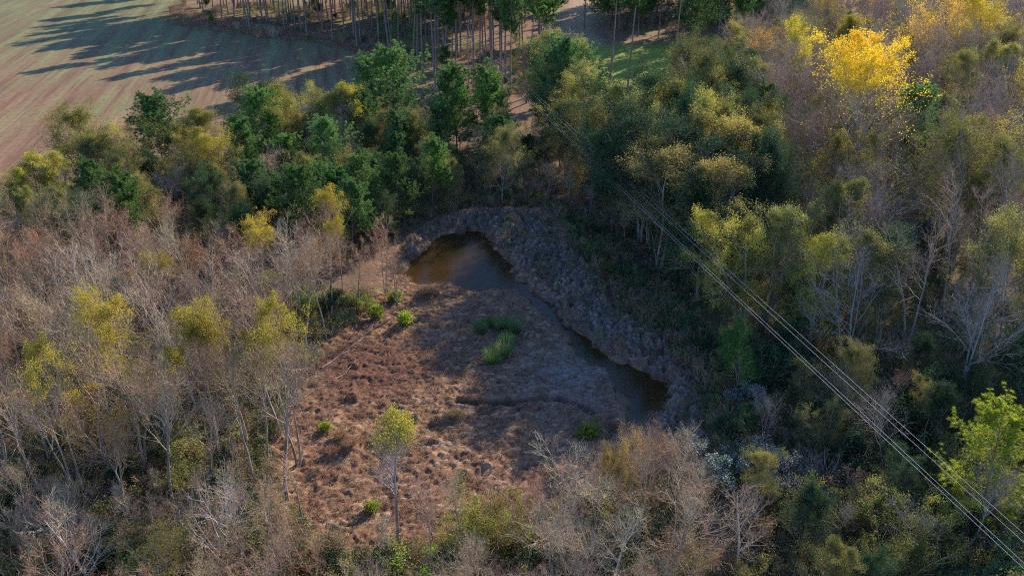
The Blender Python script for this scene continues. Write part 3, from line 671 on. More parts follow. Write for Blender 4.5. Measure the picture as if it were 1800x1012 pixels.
top('goldtree', 265, 925, 7, 'low ochre-leaved tree at the bottom left', 'the low ochre tree', wide=1., tint=(.65, .72, .9))
top('barewhite', 350, 850, 9, 'pale leaning bare tree right of the low ochre tree', 'the pale leaning tree', lean=.2)
top('bare', 520, 800, 7, 'small pale bare tree standing alone on the left side of the clearing', 'the small pale clearing tree', pick=5)
# --- bottom
base('sapling', 703, 965, 11.4, 'lone slender tree with a round lime-green crown in the clearing', 'the lone lime-crowned tree', lean=0)
base('thin', 762, 950, 5.5, 'thin dark sapling right of the lone lime-crowned tree', 'the thin dark sapling', pick=0)
base('thin', 665, 1004, 5.5, 'thin dead sapling left of the lone lime-crowned tree', None, pick=1)
top('bigoliveshrub', 865, 872, 5.5, 'wide lime-flecked bush at the bottom edge of the clearing', 'the lime-flecked bush', tint=(1.5, 1.6, .8), wide=.9)
top('limeshrub', 712, 972, 3, 'bright lime shrub at the foot of the lone lime-crowned tree', 'the bright lime shrub')
top('limeshrub', 640, 1000, 2.5, 'low lime shrub at the very bottom, left of the bright lime shrub', None)
top('barered', 1142, 735, 12, 'tallest dark red twiggy tree at the near end of the stream', 'the dark red streamside tree', wide=.8)
top('olive', 1095, 765, 9, 'dull ochre-tipped tree left of the dark red streamside tree', None, pick=3, wide=.6, tint=(1, .8, .9))
top('bare', 1050, 800, 10, 'dense grey-brown bare tree below the dark red streamside tree', 'the dense grey-brown tree', pick=2, wide=1.2)
top('bare', 975, 845, 9, 'wide silvery bare tree right of the lime-flecked bush', 'the wide silvery bare tree', pick=2, wide=1.3)
top('bare', 1180, 865, 9, 'dense bare tree right of the dense grey-brown tree', None, pick=3, wide=1.2)
top('barewhite', 1320, 862, 8, 'twisted white-limbed bare tree beside the silvery flowering shrubs', 'the twisted white-limbed tree', pick=0, wide=1.)
top('barewhite', 1080, 905, 7, 'crooked white-branched tree at the bottom centre', 'the crooked white-branched tree', pick=1, wide=1.2)
# --- silvery shrubs
for px, py, h, lab, ref in [(1250, 800, 3.4, 'largest silvery seed-headed shrub in the shade right of the clearing', 'the largest silvery shrub'), (1325, 782, 3, 'silvery shrub just right of the largest silvery shrub', None),
        (1385, 820, 2.8, 'rightmost big silvery shrub of the shaded row', None), (1418, 855, 1.9, 'small silvery shrub below the row of silvery shrubs', None), (1312, 680, 2.4, 'lone silvery shrub on the dark slope above the silvery row', 'the lone silvery shrub'),
        (1335, 705, 1.6, 'small silvery tuft right of the lone silvery shrub', None)]:
    top('whiteshrub', px, py, h, lab, ref, wide=1.35, group='silvery seed-headed shrubs')
# --- right edge and lower right
top('limepine', 1775, 735, 10, 'bright lime-green young pine at the right edge', 'the bright lime pine', wide=1.15)
top('bigoliveshrub', 1530, 838, 5, 'arching olive bush under the cables, lower right', 'the arching olive bush', tint=(.8, .9, .8))
top('bigoliveshrub', 1640, 872, 4.5, 'yellowish arching bush right of the cables near the lime pine', 'the yellowish arching bush', tint=(1.0, 1.1, .8))
top('bigoliveshrub', 1590, 925, 5, 'broad olive bush at the bottom right under the cables', None, tint=(.85, .95, .7))
top('greentree', 1312, 565, 8, 'saturated green bushy tree rising beside the cables', 'the saturated green tree', wide=.8, tint=(1.3, 1.9, .8), pick=1)
# --- right woods
top('bigyellow', 1525, 108, 24, 'tallest bright yellow-crowned tree in the right woods', 'the bright yellow-crowned tree', wide=1.08)
top('pine', 1606, 165, 16, 'dark pine half hidden behind the bright yellow-crowned tree', None, wide=.8)
top('olivegold', 1195, 148, 18, 'yellow-topped tall leafy tree right of the cables', 'the yellow-topped leafy tree', pick=0, wide=1.0, tint=(1.55, 1.5, .9))
top('columnolive', 1250, 200, 16, 'olive tree leaning against the yellow-topped leafy tree', None, pick=0)
top('olivegold', 1160, 165, 16, 'orange-yellow flecked tree left of the yellow-topped leafy tree', None, pick=1, wide=.7, tint=(1.6, 1.3, .8))
top('columnolive', 1335, 335, 16, 'upright olive tree with a pale yellow crown in the middle right', 'the upright olive tree', pick=0, wide=1.15, tint=(1.35, 1.35, .9))
top('columnolive', 1370, 350, 15, 'olive tree tight behind the upright olive tree', None, pick=1)
top('columnolive', 1450, 410, 14, 'olive tree with bright yellow patches right of the upright olive tree', None, pick=1, wide=1., tint=(1.2, 1.3, .8))
top('olive', 1700, 232, 17, 'broad round olive tree near the right edge', 'the broad round olive tree', pick=2, wide=1.1, tint=(1.2, 1.25, .9))
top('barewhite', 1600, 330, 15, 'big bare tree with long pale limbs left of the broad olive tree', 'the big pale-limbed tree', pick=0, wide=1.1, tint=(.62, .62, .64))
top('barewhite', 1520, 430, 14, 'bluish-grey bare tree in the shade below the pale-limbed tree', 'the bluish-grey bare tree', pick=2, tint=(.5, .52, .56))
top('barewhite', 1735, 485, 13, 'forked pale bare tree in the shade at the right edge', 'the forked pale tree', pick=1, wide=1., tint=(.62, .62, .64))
top('pine', 1345, 165, 15, 'pale green pine among bare trees left of the bright yellow-crowned tree', 'the pale green pine', wide=.7, tint=(1.5, 1.2, 1.2))
top('goldtree', 1340, 78, 17, 'orange-leaved sparse tree left of the bright yellow-crowned tree', 'the orange-leaved sparse tree', tint=(1.1, .85, 1))
top('olivegold', 1410, 55, 18, 'yellow-green round tree at the upper right', 'the yellow-green round tree', tint=(1.35, 1.35, .8))
top('goldtree', 1570, 22, 20, 'golden tree at the top edge above the bright yellow-crowned tree', 'the golden top-edge tree', wide=1.1, tint=(1.25, 1.1, 1))
top('goldtree', 1640, 15, 20, 'orange-gold tree at the top edge, right of the golden one', None, tint=(1.3, 1.1, 1))
top('olivegold', 1765, 5, 21, 'yellow tree in the top right corner', 'the top right corner tree', pick=1, wide=1., tint=(1.6, 1.45, .8))
top('olivegold', 1480, 18, 19, 'olive-gold tree at the top edge beside the dark pines', None, pick=0)
top('goldtree', 1700, 60, 17, 'thin golden tree below the top right corner tree', None)
# --- pines and leafy trees beyond the pond
top('pine', 690, 98, 15.5, 'largest round-crowned pine beyond the pond', 'the largest round pine', pick=2, wide=1.15)
top('pine', 648, 112, 14, 'round pine overlapping the left side of the largest round pine', None, pick=0)
top('pine', 800, 132, 14.5, 'left pine of the pair beyond the pond', 'the left pair pine', pick=1)
top('pine', 848, 128, 14.5, 'right pine of the pair beyond the pond, its bare trunk showing', 'the right pair pine', pick=1, tint=(1.3, 1.2, 1.))
top('pine', 872, 168, 9.5, 'shorter pine leaning out from the right pine of the pair', None, pick=0)
top('pine', 985, 85, 17, 'dark round pine left of the green lawn', 'the dark round pine', pick=2, tint=(.75, .85, .9))
top('pine', 948, 90, 14, 'narrow pine left of the dark round pine', None, wide=.6)
top('pine', 270, 180, 13, 'dark pine at the edge of the field', 'the dark field-edge pine', pick=2, tint=(.8, .85, .85), wide=1.25)
top('pine', 455, 168, 13, 'green pine in front of the long field shadows', 'the green pine by the field', pick=0, wide=1.15, tint=(1.2, 1.15, 1))
top('pine', 425, 215, 11, 'lower green pine left of the green pine by the field', None)
top('pine', 500, 245, 8, 'small bright pine with outstretched boughs', 'the small bright pine', tint=(1.5, 1.4, 1.1), wide=1.2)
for px, py, h, k, lab, ref in [
    (130, 205, 13, 'olive', 'broad olive tree at the corner of the field', 'the broad field-corner tree'), (60, 270, 11, 'olive', 'olive tree left of the broad field-corner tree', None),
    (15, 290, 10, 'olive', 'yellowish tree on the left edge below the field', 'the left-edge yellowish tree'), (195, 215, 12, 'olive', 'feathery olive tree right of the broad field-corner tree', None),
    (325, 180, 13, 'olive', 'feathery yellow-green tree right of the dark field-edge pine', 'the feathery field-edge tree'), (310, 245, 11, 'olivegold', 'ochre tree in front of the dark field-edge pine', None),
    (385, 235, 11, 'olivegold', 'small orange-yellow tree between the two field pines', None), (430, 138, 13, 'greentree', 'dark green tree at the foot of the long field shadows', None),
    (500, 135, 14, 'olive', 'yellow-green tree behind the green pine by the field', 'the yellow-green field tree'), (590, 138, 14, 'olivegold', 'golden-leaved tree left of the largest round pine', 'the golden tree by the round pine'),
    (545, 155, 13, 'olive', 'olive tree left of the golden tree by the round pine', None), (735, 190, 12, 'olive', 'olive tree with yellow patches tucked right of the largest round pine', None),
    (1062, 145, 16, 'columnolive', 'feathery olive tree in front of the green lawn', 'the feathery lawn-side tree'), (1015, 150, 14, 'olive', 'brownish olive tree left of the feathery lawn-side tree', None),
    (1145, 190, 18, 'greentree', 'dark green tree just right of the cables near their far end', None),
    (990, 185, 11, 'greentree', 'dark bushy tree below the dark round pine', None), (1210, 230, 18, 'greentree', 'dark green tree below the yellow-topped leafy tree', None), (1265, 270, 17, 'columnolive', 'olive tree between the yellow-topped tree and the upright olive tree', None),
    (1170, 250, 17, 'columnolive', 'shaded olive tree behind the cables at mid height', None), (1240, 310, 15, 'greentree', 'dark green tree between the cables and the upright olive tree', None)]:
    top(k, px, py, h, lab, ref, wide=1.3, tint=(1.3, 1.3, .9) if k == 'olive' else None)
base('bare', 1045, 330, 12, 'slim pale bare tree crossed by the cables below the lawn', 'the slim cable-side tree', pick=1, wide=.7)
for x, y, h, k, lab in [(15.5, 117, 21, 'columnolive', 'tallest olive tree rising behind the cables below the lawn'), (18.5, 112.5, 20, 'greentree', 'tall dark green tree behind the cables'), (13.5, 122, 20, 'greentree', 'tall dark tree left of the tallest olive tree'),
        (21.5, 107.5, 20, 'columnolive', 'tall olive tree behind the cables, right of the tall dark green one'), (24.5, 102.5, 19, 'columnolive', 'tall feathery tree beyond the cables at mid height'), (17.5, 122, 20, 'olive', 'tall olive tree at the back of the group behind the cables'), (27, 98, 18, 'greentree', 'tall dark green tree above the saturated green tree')]:
    plant(k, x + 2.8, y + 1, h, lab, wide=.9)
# --- clearing plants
for px, py, h, lab in [(845, 588, 1.5, 'green reed clump at the left of the reed group'), (885, 582, 1.7, 'tallest green reed clump at the back of the group'), (905, 590, 1.4, 'green reed clump at the right of the reed group'),
        (866, 638, 1.5, 'brightest green reed clump, in front of the group'), (885, 630, 1.6, 'green reed clump just right of the brightest one'), (890, 608, 1.3, 'small dark green reed clump in the middle of the group'), (862, 575, 1.2, 'low green reed clump behind the left one')]:
    base('reeds', px, py, h, lab, None, group='green reed clumps in the clearing')
for i_, (px, py, h, lab) in enumerate([(714, 572, 1.3, 'bright green leafy plant at the left end of the clearing'), (574, 758, .8, 'small bright green plant alone on the brown grass'), (632, 548, 2.2, 'bright green shrub under the rust-brown trees'), (695, 530, 1.2, 'yellow-green plant below the pond edge'), (660, 560, 1.2, 'leafy green plant left of the bright green one'),
                       (1035, 770, 1.3, 'green plant on the stream bank at the near end'), (655, 900, .8, 'small yellow-green plant by the lone tree')]):
    base('limeplant' if h < 2 else 'limeshrub', px, py, h, lab, tint=(.75, .8, .7) if i_ not in (0, 1) else (1, 1, .8))
for i, (px, py, h, lab) in enumerate([(752, 522, .9, 'large brown grass tussock below the pond'), (600, 778, .6, 'pale grass tussock at the left of the clearing'), (617, 792, .6, 'grass tussock right of the pale one'), (585, 803, .5, 'lowest grass tussock of the three on the left'), (800, 738, .6, 'dark grass tussock just below the ditch')]):
    base('hummock', px, py, h, lab)

for (a_, b_, rr, lab) in [((566, 650), (648, 592), .11, 'long dark fallen trunk lying at the left edge of the clearing'), ((590, 668), (640, 628), .07, 'thinner fallen stick lying beside the long dark fallen trunk'), ((1330, 915), (1395, 880), .08, 'pale fallen branch near the silvery shrubs')]:
    A_ = np.array(at(*a_)); B_ = np.array(at(*b_)); ts = np.linspace(0, 1, 9); q_ = A_ + (B_ - A_) * ts[:, None]; q_ += np.random.default_rng(int(rr * 1000)).normal(size=q_.shape) * .12
    P_ = np.column_stack([q_, zgrid(q_[:, 0], q_[:, 1]) + rr * .6])[None]; G = Geo(); G.tubes(P_, (rr * np.linspace(1, .45, 9))[None], 7)
    sd = np.random.default_rng(4); K_, KR = kids(P_, (rr * np.linspace(1, .45, 9))[None], 5, .35, .95, (35, 60), lambda t, PL: PL * .18, 4, .1, .1, .5, sd, .02)
    o = link('fallen_log' if rr > .1 else 'fallen_branch', G.mesh('fallen_log', M['pinebark' if rr > .1 else 'bark'], True), label=lab, category='log' if rr > .1 else 'branch')
    G = Geo(); G.tubes(K_, KR, 4); link('side_branches', G.mesh('side_branches', M['pinebark' if rr > .1 else 'bark'], True), o)
# ------------------------------------------------------------------ filler plants
FP = dict(
    left=W([(-260, 505), (100, 505), (260, 510), (340, 545), (560, 545), (690, 510), (640, 540), (556, 620), (515, 700), (480, 820), (460, 880), (300, 900), (-260, 900)]),
    leftlow=W([(-260, 860), (430, 860), (490, 900), (540, 1010), (-260, 1010)]),
    leftfront=W([(-200, 1000), (520, 1000), (520, 1200), (-200, 1200)]),
    belowclear=W([(480, 930), (640, 1000), (860, 930), (960, 900), (1060, 860), (1180, 840), (1200, 900), (1230, 1000), (1200, 1230), (480, 1230)]),
    band=W([(-260, 480), (0, 430), (130, 362), (290, 328), (450, 312), (560, 290), (690, 268), (780, 262), (900, 275), (940, 300), (960, 372), (820, 370), (740, 392), (690, 440), (600, 480), (430, 500), (300, 500), (100, 478), (-260, 495)]),
    mid=W([(900, 262), (960, 235), (1050, 200), (1160, 190), (1260, 240), (1330, 340), (1330, 470), (1240, 560), (1160, 500), (1090, 440), (1020, 395), (960, 372), (935, 300)]),
    eastbank=W([(1010, 400), (1090, 450), (1180, 540), (1290, 620), (1330, 720), (1330, 860), (1260, 800), (1250, 700), (1180, 620), (1080, 530), (1010, 430)]),
    right=W([(1240, 185), (1400, 110), (2100, 110), (2100, 640), (1560, 640), (1400, 560), (1330, 470), (1330, 340), (1260, 240)]),
    lowright=W([(1300, 560), (1500, 620), (2050, 640), (2050, 1150), (1300, 1150), (1280, 860), (1340, 760)]),
    plant_=W([(345, 5), (360, 30), (420, 45), (600, 70), (660, 92), (700, 130), (760, 170), (870, 190), (940, 190), (970, 150), (980, 120), (930, 60), (960, 5)]),
    farright=W([(1060, 0), (1070, 60), (1250, 85), (1400, 108), (2000, 108), (2050, 0), (1060, 0)]),
    fieldedge=W([(290, 38), (330, 52), (430, 62), (520, 72), (610, 86), (650, 100), (660, 92), (600, 70), (420, 45), (360, 30), (330, 10), (310, 5)]),
)
LOOK = dict(bare='grey-brown bare tree', barewhite='silvery bare tree', barered='reddish twiggy tree', bareyellow='yellow-capped bare tree', baregold='gold-flecked bare tree', barerusset='bare tree with rusty leaves',
    olive='olive-leaved tree', olivegold='olive and gold tree', columnolive='upright olive tree', goldtree='sparse golden tree', greentree='dark green tree', pine='round-crowned pine', tallpine='tall bare-trunked pine', youngpine='small young pine',
    greenshrub='dark green shrub', oliveshrub='olive shrub', brownshrub='brown twiggy shrub', twigshrub='grey twiggy shrub', limeshrub='lime-green shrub', whiteshrub='silvery shrub', thin='thin bare sapling')
def fill(region, n, mix, dmin, group=None, hr_=None, cond=None, tint=None):
    poly = FP[region]; ax = np.array(poly); x0, y0 = ax.min(0); x1, y1 = ax.max(0)
    kinds = list(mix); wts = [mix[k][0] for k in kinds]; c = 0; tries = 0
    while c < n and tries < n * 60:
        tries += 1; x = rnd.uniform(x0, x1); y = rnd.uniform(y0, y1)
        if not inpoly(np.array([x]), np.array([y]), poly)[0]: continue
        if dpoly(np.array([x]), np.array([y]), PONDW)[0] < 1.2 or inpoly(np.array([x]), np.array([y]), PONDW)[0]: continue
        k = rnd.choices(kinds, wts)[0]; h = rnd.uniform(*mix[k][1])
        h = min(h, wire_clear(x, y))
        if h < 1.5 or h < mix[k][1][0] * .45: continue
        big = mix[k][1][0] >= 6
        if any((q['x'] - x) ** 2 + (q['y'] - y) ** 2 < (dmin if (q['h'] > 5) == big else dmin * .45) ** 2 for q in PLACED): continue
        px, py = topix(x, y, h)
        if 'pine' not in k and 1005 < px < 1215 and py < 150 and topix(x, y)[1] > 60: continue
        if px < -90 or px > 1890 or py > 1060: continue
        if cond and not cond(x, y, h): continue
        look = LOOK[k]
        if h > mix[k][1][0] + .7 * (mix[k][1][1] - mix[k][1][0]): look = 'tall ' + look if not look.startswith('tall') else look
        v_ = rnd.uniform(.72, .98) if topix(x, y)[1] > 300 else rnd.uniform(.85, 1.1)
        plant(k, x, y, h, None, None, look, group or 'woodland plants', tint=(v_ * rnd.uniform(.92, 1.04), v_, v_ * rnd.uniform(.95, 1.08)) if tint == 'painted_shade' else tint); c += 1  # this tint paints woodland shade into the nearer plants' own colours
    return c
fill('left', 86, dict(bare=(7, (9, 14)), barered=(2, (8, 12)), bareyellow=(.35, (10, 13)), barewhite=(1.2, (8, 12)), barerusset=(.8, (9, 13)), baregold=(.3, (8, 11))), 2.9, 'bare trees of the left thicket')
fill('left', 55, dict(oliveshrub=(3, (2.0, 4)), greenshrub=(2.2, (2, 4)), brownshrub=(2, (2, 3.4)), twigshrub=(1.6, (2, 3.4))), 2.6, 'shrubs under the left thicket')
fill('leftlow', 34, dict(oliveshrub=(3, (1.6, 3)), greenshrub=(2, (1.6, 3)), twigshrub=(2, (2, 3)), thin=(1.6, (4, 6)), bare=(.5, (6, 8))), 2.2, 'low plants in the lower left')
fill('leftfront', 20, dict(bare=(3, (8, 10)), barered=(2, (7, 9)), oliveshrub=(2, (3, 5))), 3.2, 'near trees along the bottom left')
fill('belowclear', 60, dict(bare=(4, (6, 9)), barered=(1.5, (5, 8)), barewhite=(1, (5, 8)), oliveshrub=(1.5, (2.5, 4.5)), brownshrub=(2, (2, 3.4)), twigshrub=(2, (2, 3.5)), limeshrub=(.6, (1.6, 2.6))), 2.3, 'near trees along the bottom')
fill('band', 90, dict(greentree=(5, (6, 10)), olive=(2, (8, 11)), bare=(1.6, (7, 9)), pine=(2.2, (8, 12)), columnolive=(.8, (7, 10))), 3.2, 'trees between the field and the pond')
fill('band', 14, dict(greenshrub=(3, (2, 4.5)), twigshrub=(1.5, (2, 4)), brownshrub=(1, (2, 3.5))), 2.8, 'shrubs beyond the pond')
fill('mid', 74, dict(columnolive=(2.5, (15, 19)), olive=(2, (15, 19)), greentree=(3, (14, 18)), bare=(1.4, (12, 17)), olivegold=(.8, (13, 17))), 3.1, 'trees across the stream', tint='painted_shade',
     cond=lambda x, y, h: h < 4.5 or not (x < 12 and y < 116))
fill('mid', 12, dict(greenshrub=(3, (2, 4.5)), twigshrub=(1, (2, 4)), brownshrub=(1, (2, 3.5))), 2.4, 'shrubs across the stream')
fill('eastbank', 30, dict(greenshrub=(2, (1.2, 3)), twigshrub=(2.4, (1.2, 2.4)), brownshrub=(2, (1.2, 2.4)), oliveshrub=(.6, (1.2, 2.4))), 1.5, 'shrubs on the stream bank')
fill('right', 165, dict(bare=(8, (15, 20)), barered=(1.2, (14, 18)), olive=(1.1, (14, 18)), columnolive=(1.2, (14, 18)), goldtree=(.45, (14, 17)), greentree=(1.1, (9, 14)), baregold=(.8, (12, 16)), pine=(.3, (11, 15))), 3.8, 'trees of the right woods', tint='painted_shade')
fill('right', 12, dict(greenshrub=(3, (2, 5)), oliveshrub=(2, (2, 5)), twigshrub=(1, (2, 4))), 3.2, 'shrubs under the right woods')
fill('lowright', 26, dict(greentree=(2, (5, 8)), columnolive=(.7, (6, 8)), olive=(.7, (6, 8)), bare=(2, (6, 9))), 3.6, 'small trees right of the cables', tint='painted_shade')
fill('lowright', 44, dict(greenshrub=(3.2, (2, 5)), oliveshrub=(2.6, (2, 5)), twigshrub=(1.5, (2, 4)), brownshrub=(.7, (2, 3.5))), 2.3, 'shrubs around the cables', tint='painted_shade')
# plantation: named edge pines first, so the shadows on the field fall where they should
def tall(px, py, h, label, ref=None, **kw): return base('tallpine', px, py, h, label, ref, group='tall pines of the plantation', **kw)
tall(925, 182, 25, 'tall pine nearest the pond, trunk rising left of the green lawn', 'the nearest tall pine')
tall(883, 152, 25, 'tall pine just left of the nearest tall pine', None)
tall(865, 122, 25, 'thin tall pine behind the two nearest ones', None)
tall(833, 118, 24, 'tall pine right of the power pole', 'the pine by the power pole')
tall(742, 96, 25, 'tall pine in the open strip right of the two young pines', 'the open-strip tall pine')
tall(560, 30, 25, 'tall pine deep behind the long-shadow pines', 'the deep-standing pine')
tall(700, 60, 25, 'tall pine standing behind the young pines', 'the pine behind the young ones')
tall(900, 60, 25, 'tall pine deep behind the nearest tall pines', 'the deep central pine')
tall(1240, 60, 24, 'tall pine left of the golden trees at the top edge', 'the pine by the golden trees')
tall(1102, 166, 26, 'dark tall pine in front of the green lawn', 'the dark lawn pine')
tall(1072, 138, 25, 'thin tall pine on the green lawn', None)
tall(1180, 148, 27, 'tall pine at the right end of the green lawn', 'the lawn-end pine')
tall(1027, 52, 25, 'tall pine beside the sandy track', 'the track pine')
tall(628, 82, 26, 'tall pale-trunked pine at the end of the field', 'the field-end pine')
tall(500, 52, 27, 'paired pale-trunked pine on the field side', None)
tall(505, 46, 25, 'second pale-trunked pine behind the paired one', None)
tall(470, 42, 26, 'pale-trunked pine left of the paired ones', None)
tall(412, 30, 27, 'pale-trunked pine near the corner of the field', 'the field-corner pine')
tall(358, 24, 27, 'leftmost pale-trunked pine above the field', None)
tall(440, 56, 28, 'pine at the field edge casting the longest shadow', None)
tall(540, 64, 27, 'pine at the field edge right of the longest-shadow pine', None)
tall(585, 72, 25, 'pine at the field edge left of the field-end pine', None)
top('youngpine', 690, 22, 9, 'young pine in the open strip left of the power pole', 'the open-strip young pine')
top('youngpine', 728, 26, 9, 'young pine just right of the open-strip young pine', None, tint=(1.4, 1.3, 1))
fill('plant_', 160, dict(tallpine=(5, (22, 27))), 4.0, 'tall pines of the plantation')
fill('plant_', 26, dict(youngpine=(1, (4, 8)), greenshrub=(1, (2, 4)), brownshrub=(1.4, (2, 3.4))), 5, 'low plants under the plantation')
FP['lawnback'] = W([(960, 60), (975, 20), (990, 3), (1250, 3), (1450, 10), (1440, 100), (1290, 112), (1240, 84), (1130, 74), (1060, 72)])
fill('lawnback', 30, dict(pine=(2, (15, 20)), youngpine=(1, (7, 10))), 5.5, 'round pines behind the green lawn', cond=lambda x, y, h: dpoly(np.array([x]), np.array([y]), PATH)[0] > 4 and not inpoly(np.array([x]), np.array([y]), PATH)[0])
fill('farright', 46, dict(tallpine=(2.2, (22, 27)), pine=(2, (16, 22))), 5.5, 'pines along the top edge', cond=lambda x, y, h: topix(x, y)[0] < 1450 and not inpoly(np.array([x]), np.array([y]), PATH)[0])
fill('farright', 75, dict(goldtree=(1.2, (14, 19)), olivegold=(1, (14, 20)), bare=(6, (13, 18)), barered=(1, (13, 17)), baregold=(2, (12, 17))), 5, 'trees along the top right', cond=lambda x, y, h: topix(x, y)[0] > 1330)
FP['behindleft'] = W([(340, -110), (350, 5), (430, 5), (460, -110)]); fill('behindleft', 24, dict(tallpine=(1, (24, 28))), 4.5, 'tall pines of the plantation')
FP['backrow'] = W([(345, 5), (352, 26), (640, 48), (960, 42), (960, 3)]); fill('backrow', 46, dict(tallpine=(2, (23, 27))), 3.5, 'tall pines of the plantation')
fill('backrow', 10, dict(greenshrub=(1, (2, 5))), 5, 'low plants under the plantation')
fill('fieldedge', 18, dict(brownshrub=(3, (2, 3.6)), twigshrub=(2, (2, 3.6)), oliveshrub=(.7, (2, 3))), 2.6, 'brambles along the field edge')

# labels for the filler plants: look + side + landmark, ranked outwards
REFS = [q for q in PLACED if q['ref']]
buckets = {}
for q in PLACED:
    if q['obj'].get('label'): continue
    best = min(REFS, key=lambda r: (r['x'] - q['x']) ** 2 + (r['y'] - q['y']) ** 2)
    dx, dy = q['x'] - best['x'], q['y'] - best['y']
    side = ('left of' if dx < 0 else 'right of') if abs(dx) > abs(dy) else ('in front of' if dy < 0 else 'behind')
    buckets.setdefault((q['look'], best['ref'], side), []).append((math.hypot(dx, dy), q))
ORD = ['nearest', 'second nearest', 'third nearest', 'fourth nearest', 'fifth nearest', 'sixth nearest', 'seventh nearest', 'eighth nearest', 'ninth nearest', 'tenth nearest'] + ['%d%s nearest' % (i, {1: 'st', 2: 'nd', 3: 'rd'}.get(i % 10 if i > 20 else 0, 'th')) for i in range(11, 200)]
for (look, ref, side), L in buckets.items():
    L.sort(key=lambda a: a[0])
    for i, (_, q) in enumerate(L):
        q['obj']['label'] = ('%s %s %s' % (look, side, ref)) if len(L) == 1 else ('%s %s, %s %s' % (look, ORD[i], side, ref))

# ------------------------------------------------------------------ scattered ground cover (uncountable)
def scatter(name, protos, pts, rots, scl, pick, label, category):
    coll = bpy.data.collections.new(name + '_sources')
    for i, (me) in enumerate(protos): coll.objects.link(bpy.data.objects.new('%s_source_%02d' % (name, i), me))
    me = bpy.data.meshes.new(name); me.vertices.add(len(pts)); me.vertices.foreach_set('co', np.asarray(pts, np.float32).ravel())
    a = me.attributes.new('rot', 'FLOAT_VECTOR', 'POINT'); a.data.foreach_set('vector', np.asarray(rots, np.float32).ravel())
    a = me.attributes.new('scl', 'FLOAT', 'POINT'); a.data.foreach_set('value', np.asarray(scl, np.float32))
    a = me.attributes.new('pick', 'INT', 'POINT'); a.data.foreach_set('value', np.asarray(pick, np.int32))
    o = link(name, me, kind='stuff', label=label, category=category)
    ng = bpy.data.node_groups.new(name, 'GeometryNodeTree')
    ng.interface.new_socket('Geometry', in_out='INPUT', socket_type='NodeSocketGeometry'); ng.interface.new_socket('Geometry', in_out='OUTPUT', socket_type='NodeSocketGeometry')
    gi = ng.nodes.new('NodeGroupInput'); go = ng.nodes.new('NodeGroupOutput'); ip = ng.nodes.new('GeometryNodeInstanceOnPoints'); ci = ng.nodes.new('GeometryNodeCollectionInfo')
    ci.inputs['Collection'].default_value = coll; ci.inputs['Separate Children'].default_value = True; ci.inputs['Reset Children'].default_value = True
    def na(nm, ty):
        n = ng.nodes.new('GeometryNodeInputNamedAttribute'); n.data_type = ty; n.inputs[0].default_value = nm; return n.outputs[0]
    Lk = ng.links.new
    Lk(gi.outputs[0], ip.inputs['Points']); Lk(ci.outputs[0], ip.inputs['Instance']); ip.inputs['Pick Instance'].default_value = True
    Lk(na('pick', 'INT'), ip.inputs['Instance Index']); Lk(na('rot', 'FLOAT_VECTOR'), ip.inputs['Rotation']); Lk(na('scl', 'FLOAT'), ip.inputs['Scale'])
    Lk(ip.outputs[0], go.inputs[0])
    md = o.modifiers.new('scatter', 'NODES'); md.node_group = ng
    return o
def pts_in(poly, n, rg, avoid=(), dens=None):
    ax = np.array(poly); lo, hi = ax.min(0), ax.max(0); out_ = np.zeros((0, 2))
    while len(out_) < n:
        p_ = rg.uniform(lo, hi, (n * 2, 2)); k = inpoly(p_[:, 0], p_[:, 1], poly)
        for a_ in avoid: k &= ~inpoly(p_[:, 0], p_[:, 1], a_)
        if dens is not None: k &= rg.random(len(p_)) < dens(p_[:, 0], p_[:, 1])
        out_ = np.concatenate([out_, p_[k]])
    return out_[:n]
rg = np.random.default_rng(77)
def mk(p_, protos, smin, smax, tilt=.15):
    z = zgrid(p_[:, 0], p_[:, 1]) - .02; n = len(p_)
    return np.column_stack([p_, z]), np.column_stack([rg.normal(size=n) * tilt, rg.normal(size=n) * tilt, rg.uniform(0, 6.28, n)]), rg.uniform(smin, smax, n), rg.integers(0, len(protos), n)
g1 = [tuft(500 + i, .38, 'straw', 34, .6, .03, 1.5)[0][0][1] for i in range(5)]
p1 = pts_in(CLEAR, 5000, rg, (PONDW,), lambda x, y: np.clip((fbm(x * .8, y * .8, 3, 91) - .3) * 3, .08, 1))
scatter('dead_grass', g1, *mk(p1, g1, .6, 1.3), 'brown matted dead grass covering the open clearing', 'grass')
g2 = [tuft(510 + i, .5, 'greystraw', 44, .8, .03, 1.4)[0][0][1] for i in range(4)]
p2 = pts_in(BANK, 900, rg, (PONDW,))
scatter('bank_grass', g2, *mk(p2, g2, .6, 1.4), 'grey tussocky matted grass on the banks of the pond and stream', 'grass')
def flat(parts):   # joins the pieces of a small plant into one mesh for scattering
    vs, fs, mats, mi, tn, off_ = [], [], [], [], [], 0
    for k, (nm, me) in enumerate(parts):
        v = np.empty(len(me.vertices) * 3, np.float32); me.vertices.foreach_get('co', v); vs.append(v.reshape(-1, 3))
        for pl in (): pass
        lt = np.empty(len(me.loops), np.int32); me.loops.foreach_get('vertex_index', lt)
        fs.append(lt.reshape(-1, 4) + off_); off_ += len(me.vertices); mi.append(np.full(len(me.polygons), k)); mats.append(me.materials[0])
        t_ = np.empty(len(me.polygons), np.float32); me.attributes['tint'].data.foreach_get('value', t_); tn.append(t_)
    m_ = mesh_np('brush', np.concatenate(vs), fs, mats[0], False, np.concatenate(tn))
    for x_ in mats[1:]: m_.materials.append(x_)
    m_.polygons.foreach_set('material_index', np.concatenate(mi).astype(np.int32)); return m_
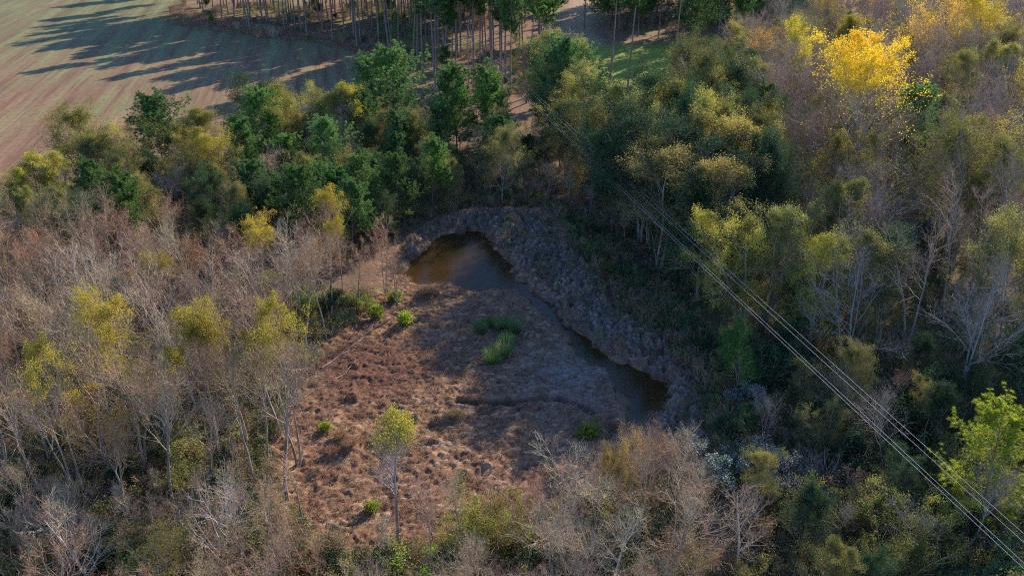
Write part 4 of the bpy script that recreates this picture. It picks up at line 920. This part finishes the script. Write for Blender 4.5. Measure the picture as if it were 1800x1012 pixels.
g3 = [flat(shrub(520 + i, 1.5, ('brush', 'olive', 'olive', 'green', 'green', 'olive')[i], (300, 520, 300, 620, 420, 420)[i], .10, stems=8, spread=1.3, tw=('twig', 'twig', 'twigpale', 'twig', 'twigred', 'twig')[i])[0]) for i in range(6)]
P3 = np.concatenate([pts_in(FP['left'], 4000, rg, (CLEAR, PONDW)), pts_in(FP['leftlow'], 700, rg, (CLEAR,)), pts_in(FP['leftfront'], 300, rg, (CLEAR,)), pts_in(FP['belowclear'], 1100, rg, ()), pts_in(FP['band'], 1500, rg, (PONDW,)), pts_in(FP['mid'], 1200, rg, (PONDW,)),
    pts_in(FP['eastbank'], 900, rg, (PONDW,)), pts_in(FP['right'], 2600, rg, ()), pts_in(FP['lowright'], 2000, rg, ()), pts_in(FP['plant_'], 1300, rg, (), lambda x, y: np.clip((fbm(x * .06, y * .06, 3, 5) - .45) * 6, .05, 1)), pts_in(FP['farright'], 900, rg, (LAWN,))])
pb = pts_in(BANK, 420, rg, (PONDW,), lambda x, y: np.clip((fbm(x * .5, y * .5, 3, 15) - .42) * 6, .03, 1))
a_ = mk(pb, g3, .25, .6)
scatter('bank_brush', g3, *a_, 'dead brown brush and debris on the stream bank', 'brush')
scatter('undergrowth', g3, *mk(P3, g3, .5, 1.35), 'brown and olive tangled undergrowth on the woodland floor', 'undergrowth')
g4 = [tuft(540 + i, .7, 'straw', 30, .9, .04, 1.2)[0][0][1] for i in range(3)]
pe = pts_in(FP['fieldedge'], 900, rg, ())
scatter('field_edge_grass', g4, *mk(pe, g4, .8, 1.8), 'tall brown grass along the upper edge of the field', 'grass')
print('plants', len(PLACED), 'objects', len(S.objects))

HAZE = 0
if HAZE:
    hm, nt, out = newmat('thin blue air'); pv = N(nt, 'ShaderNodeVolumePrincipled'); pv.inputs['Color'].default_value = (.5, .75, 1, 1); pv.inputs['Density'].default_value = HAZE; pv.inputs['Anisotropy'].default_value = .3
    nt.links.new(pv.outputs[0], out.inputs['Volume'])
    zlo = float(Z.min()) - 1.5
    link('haze', boxm('haze', 0, 1800, (zlo + 60) / 2, 5100, 4600, 60 - zlo, hm), kind='stuff')
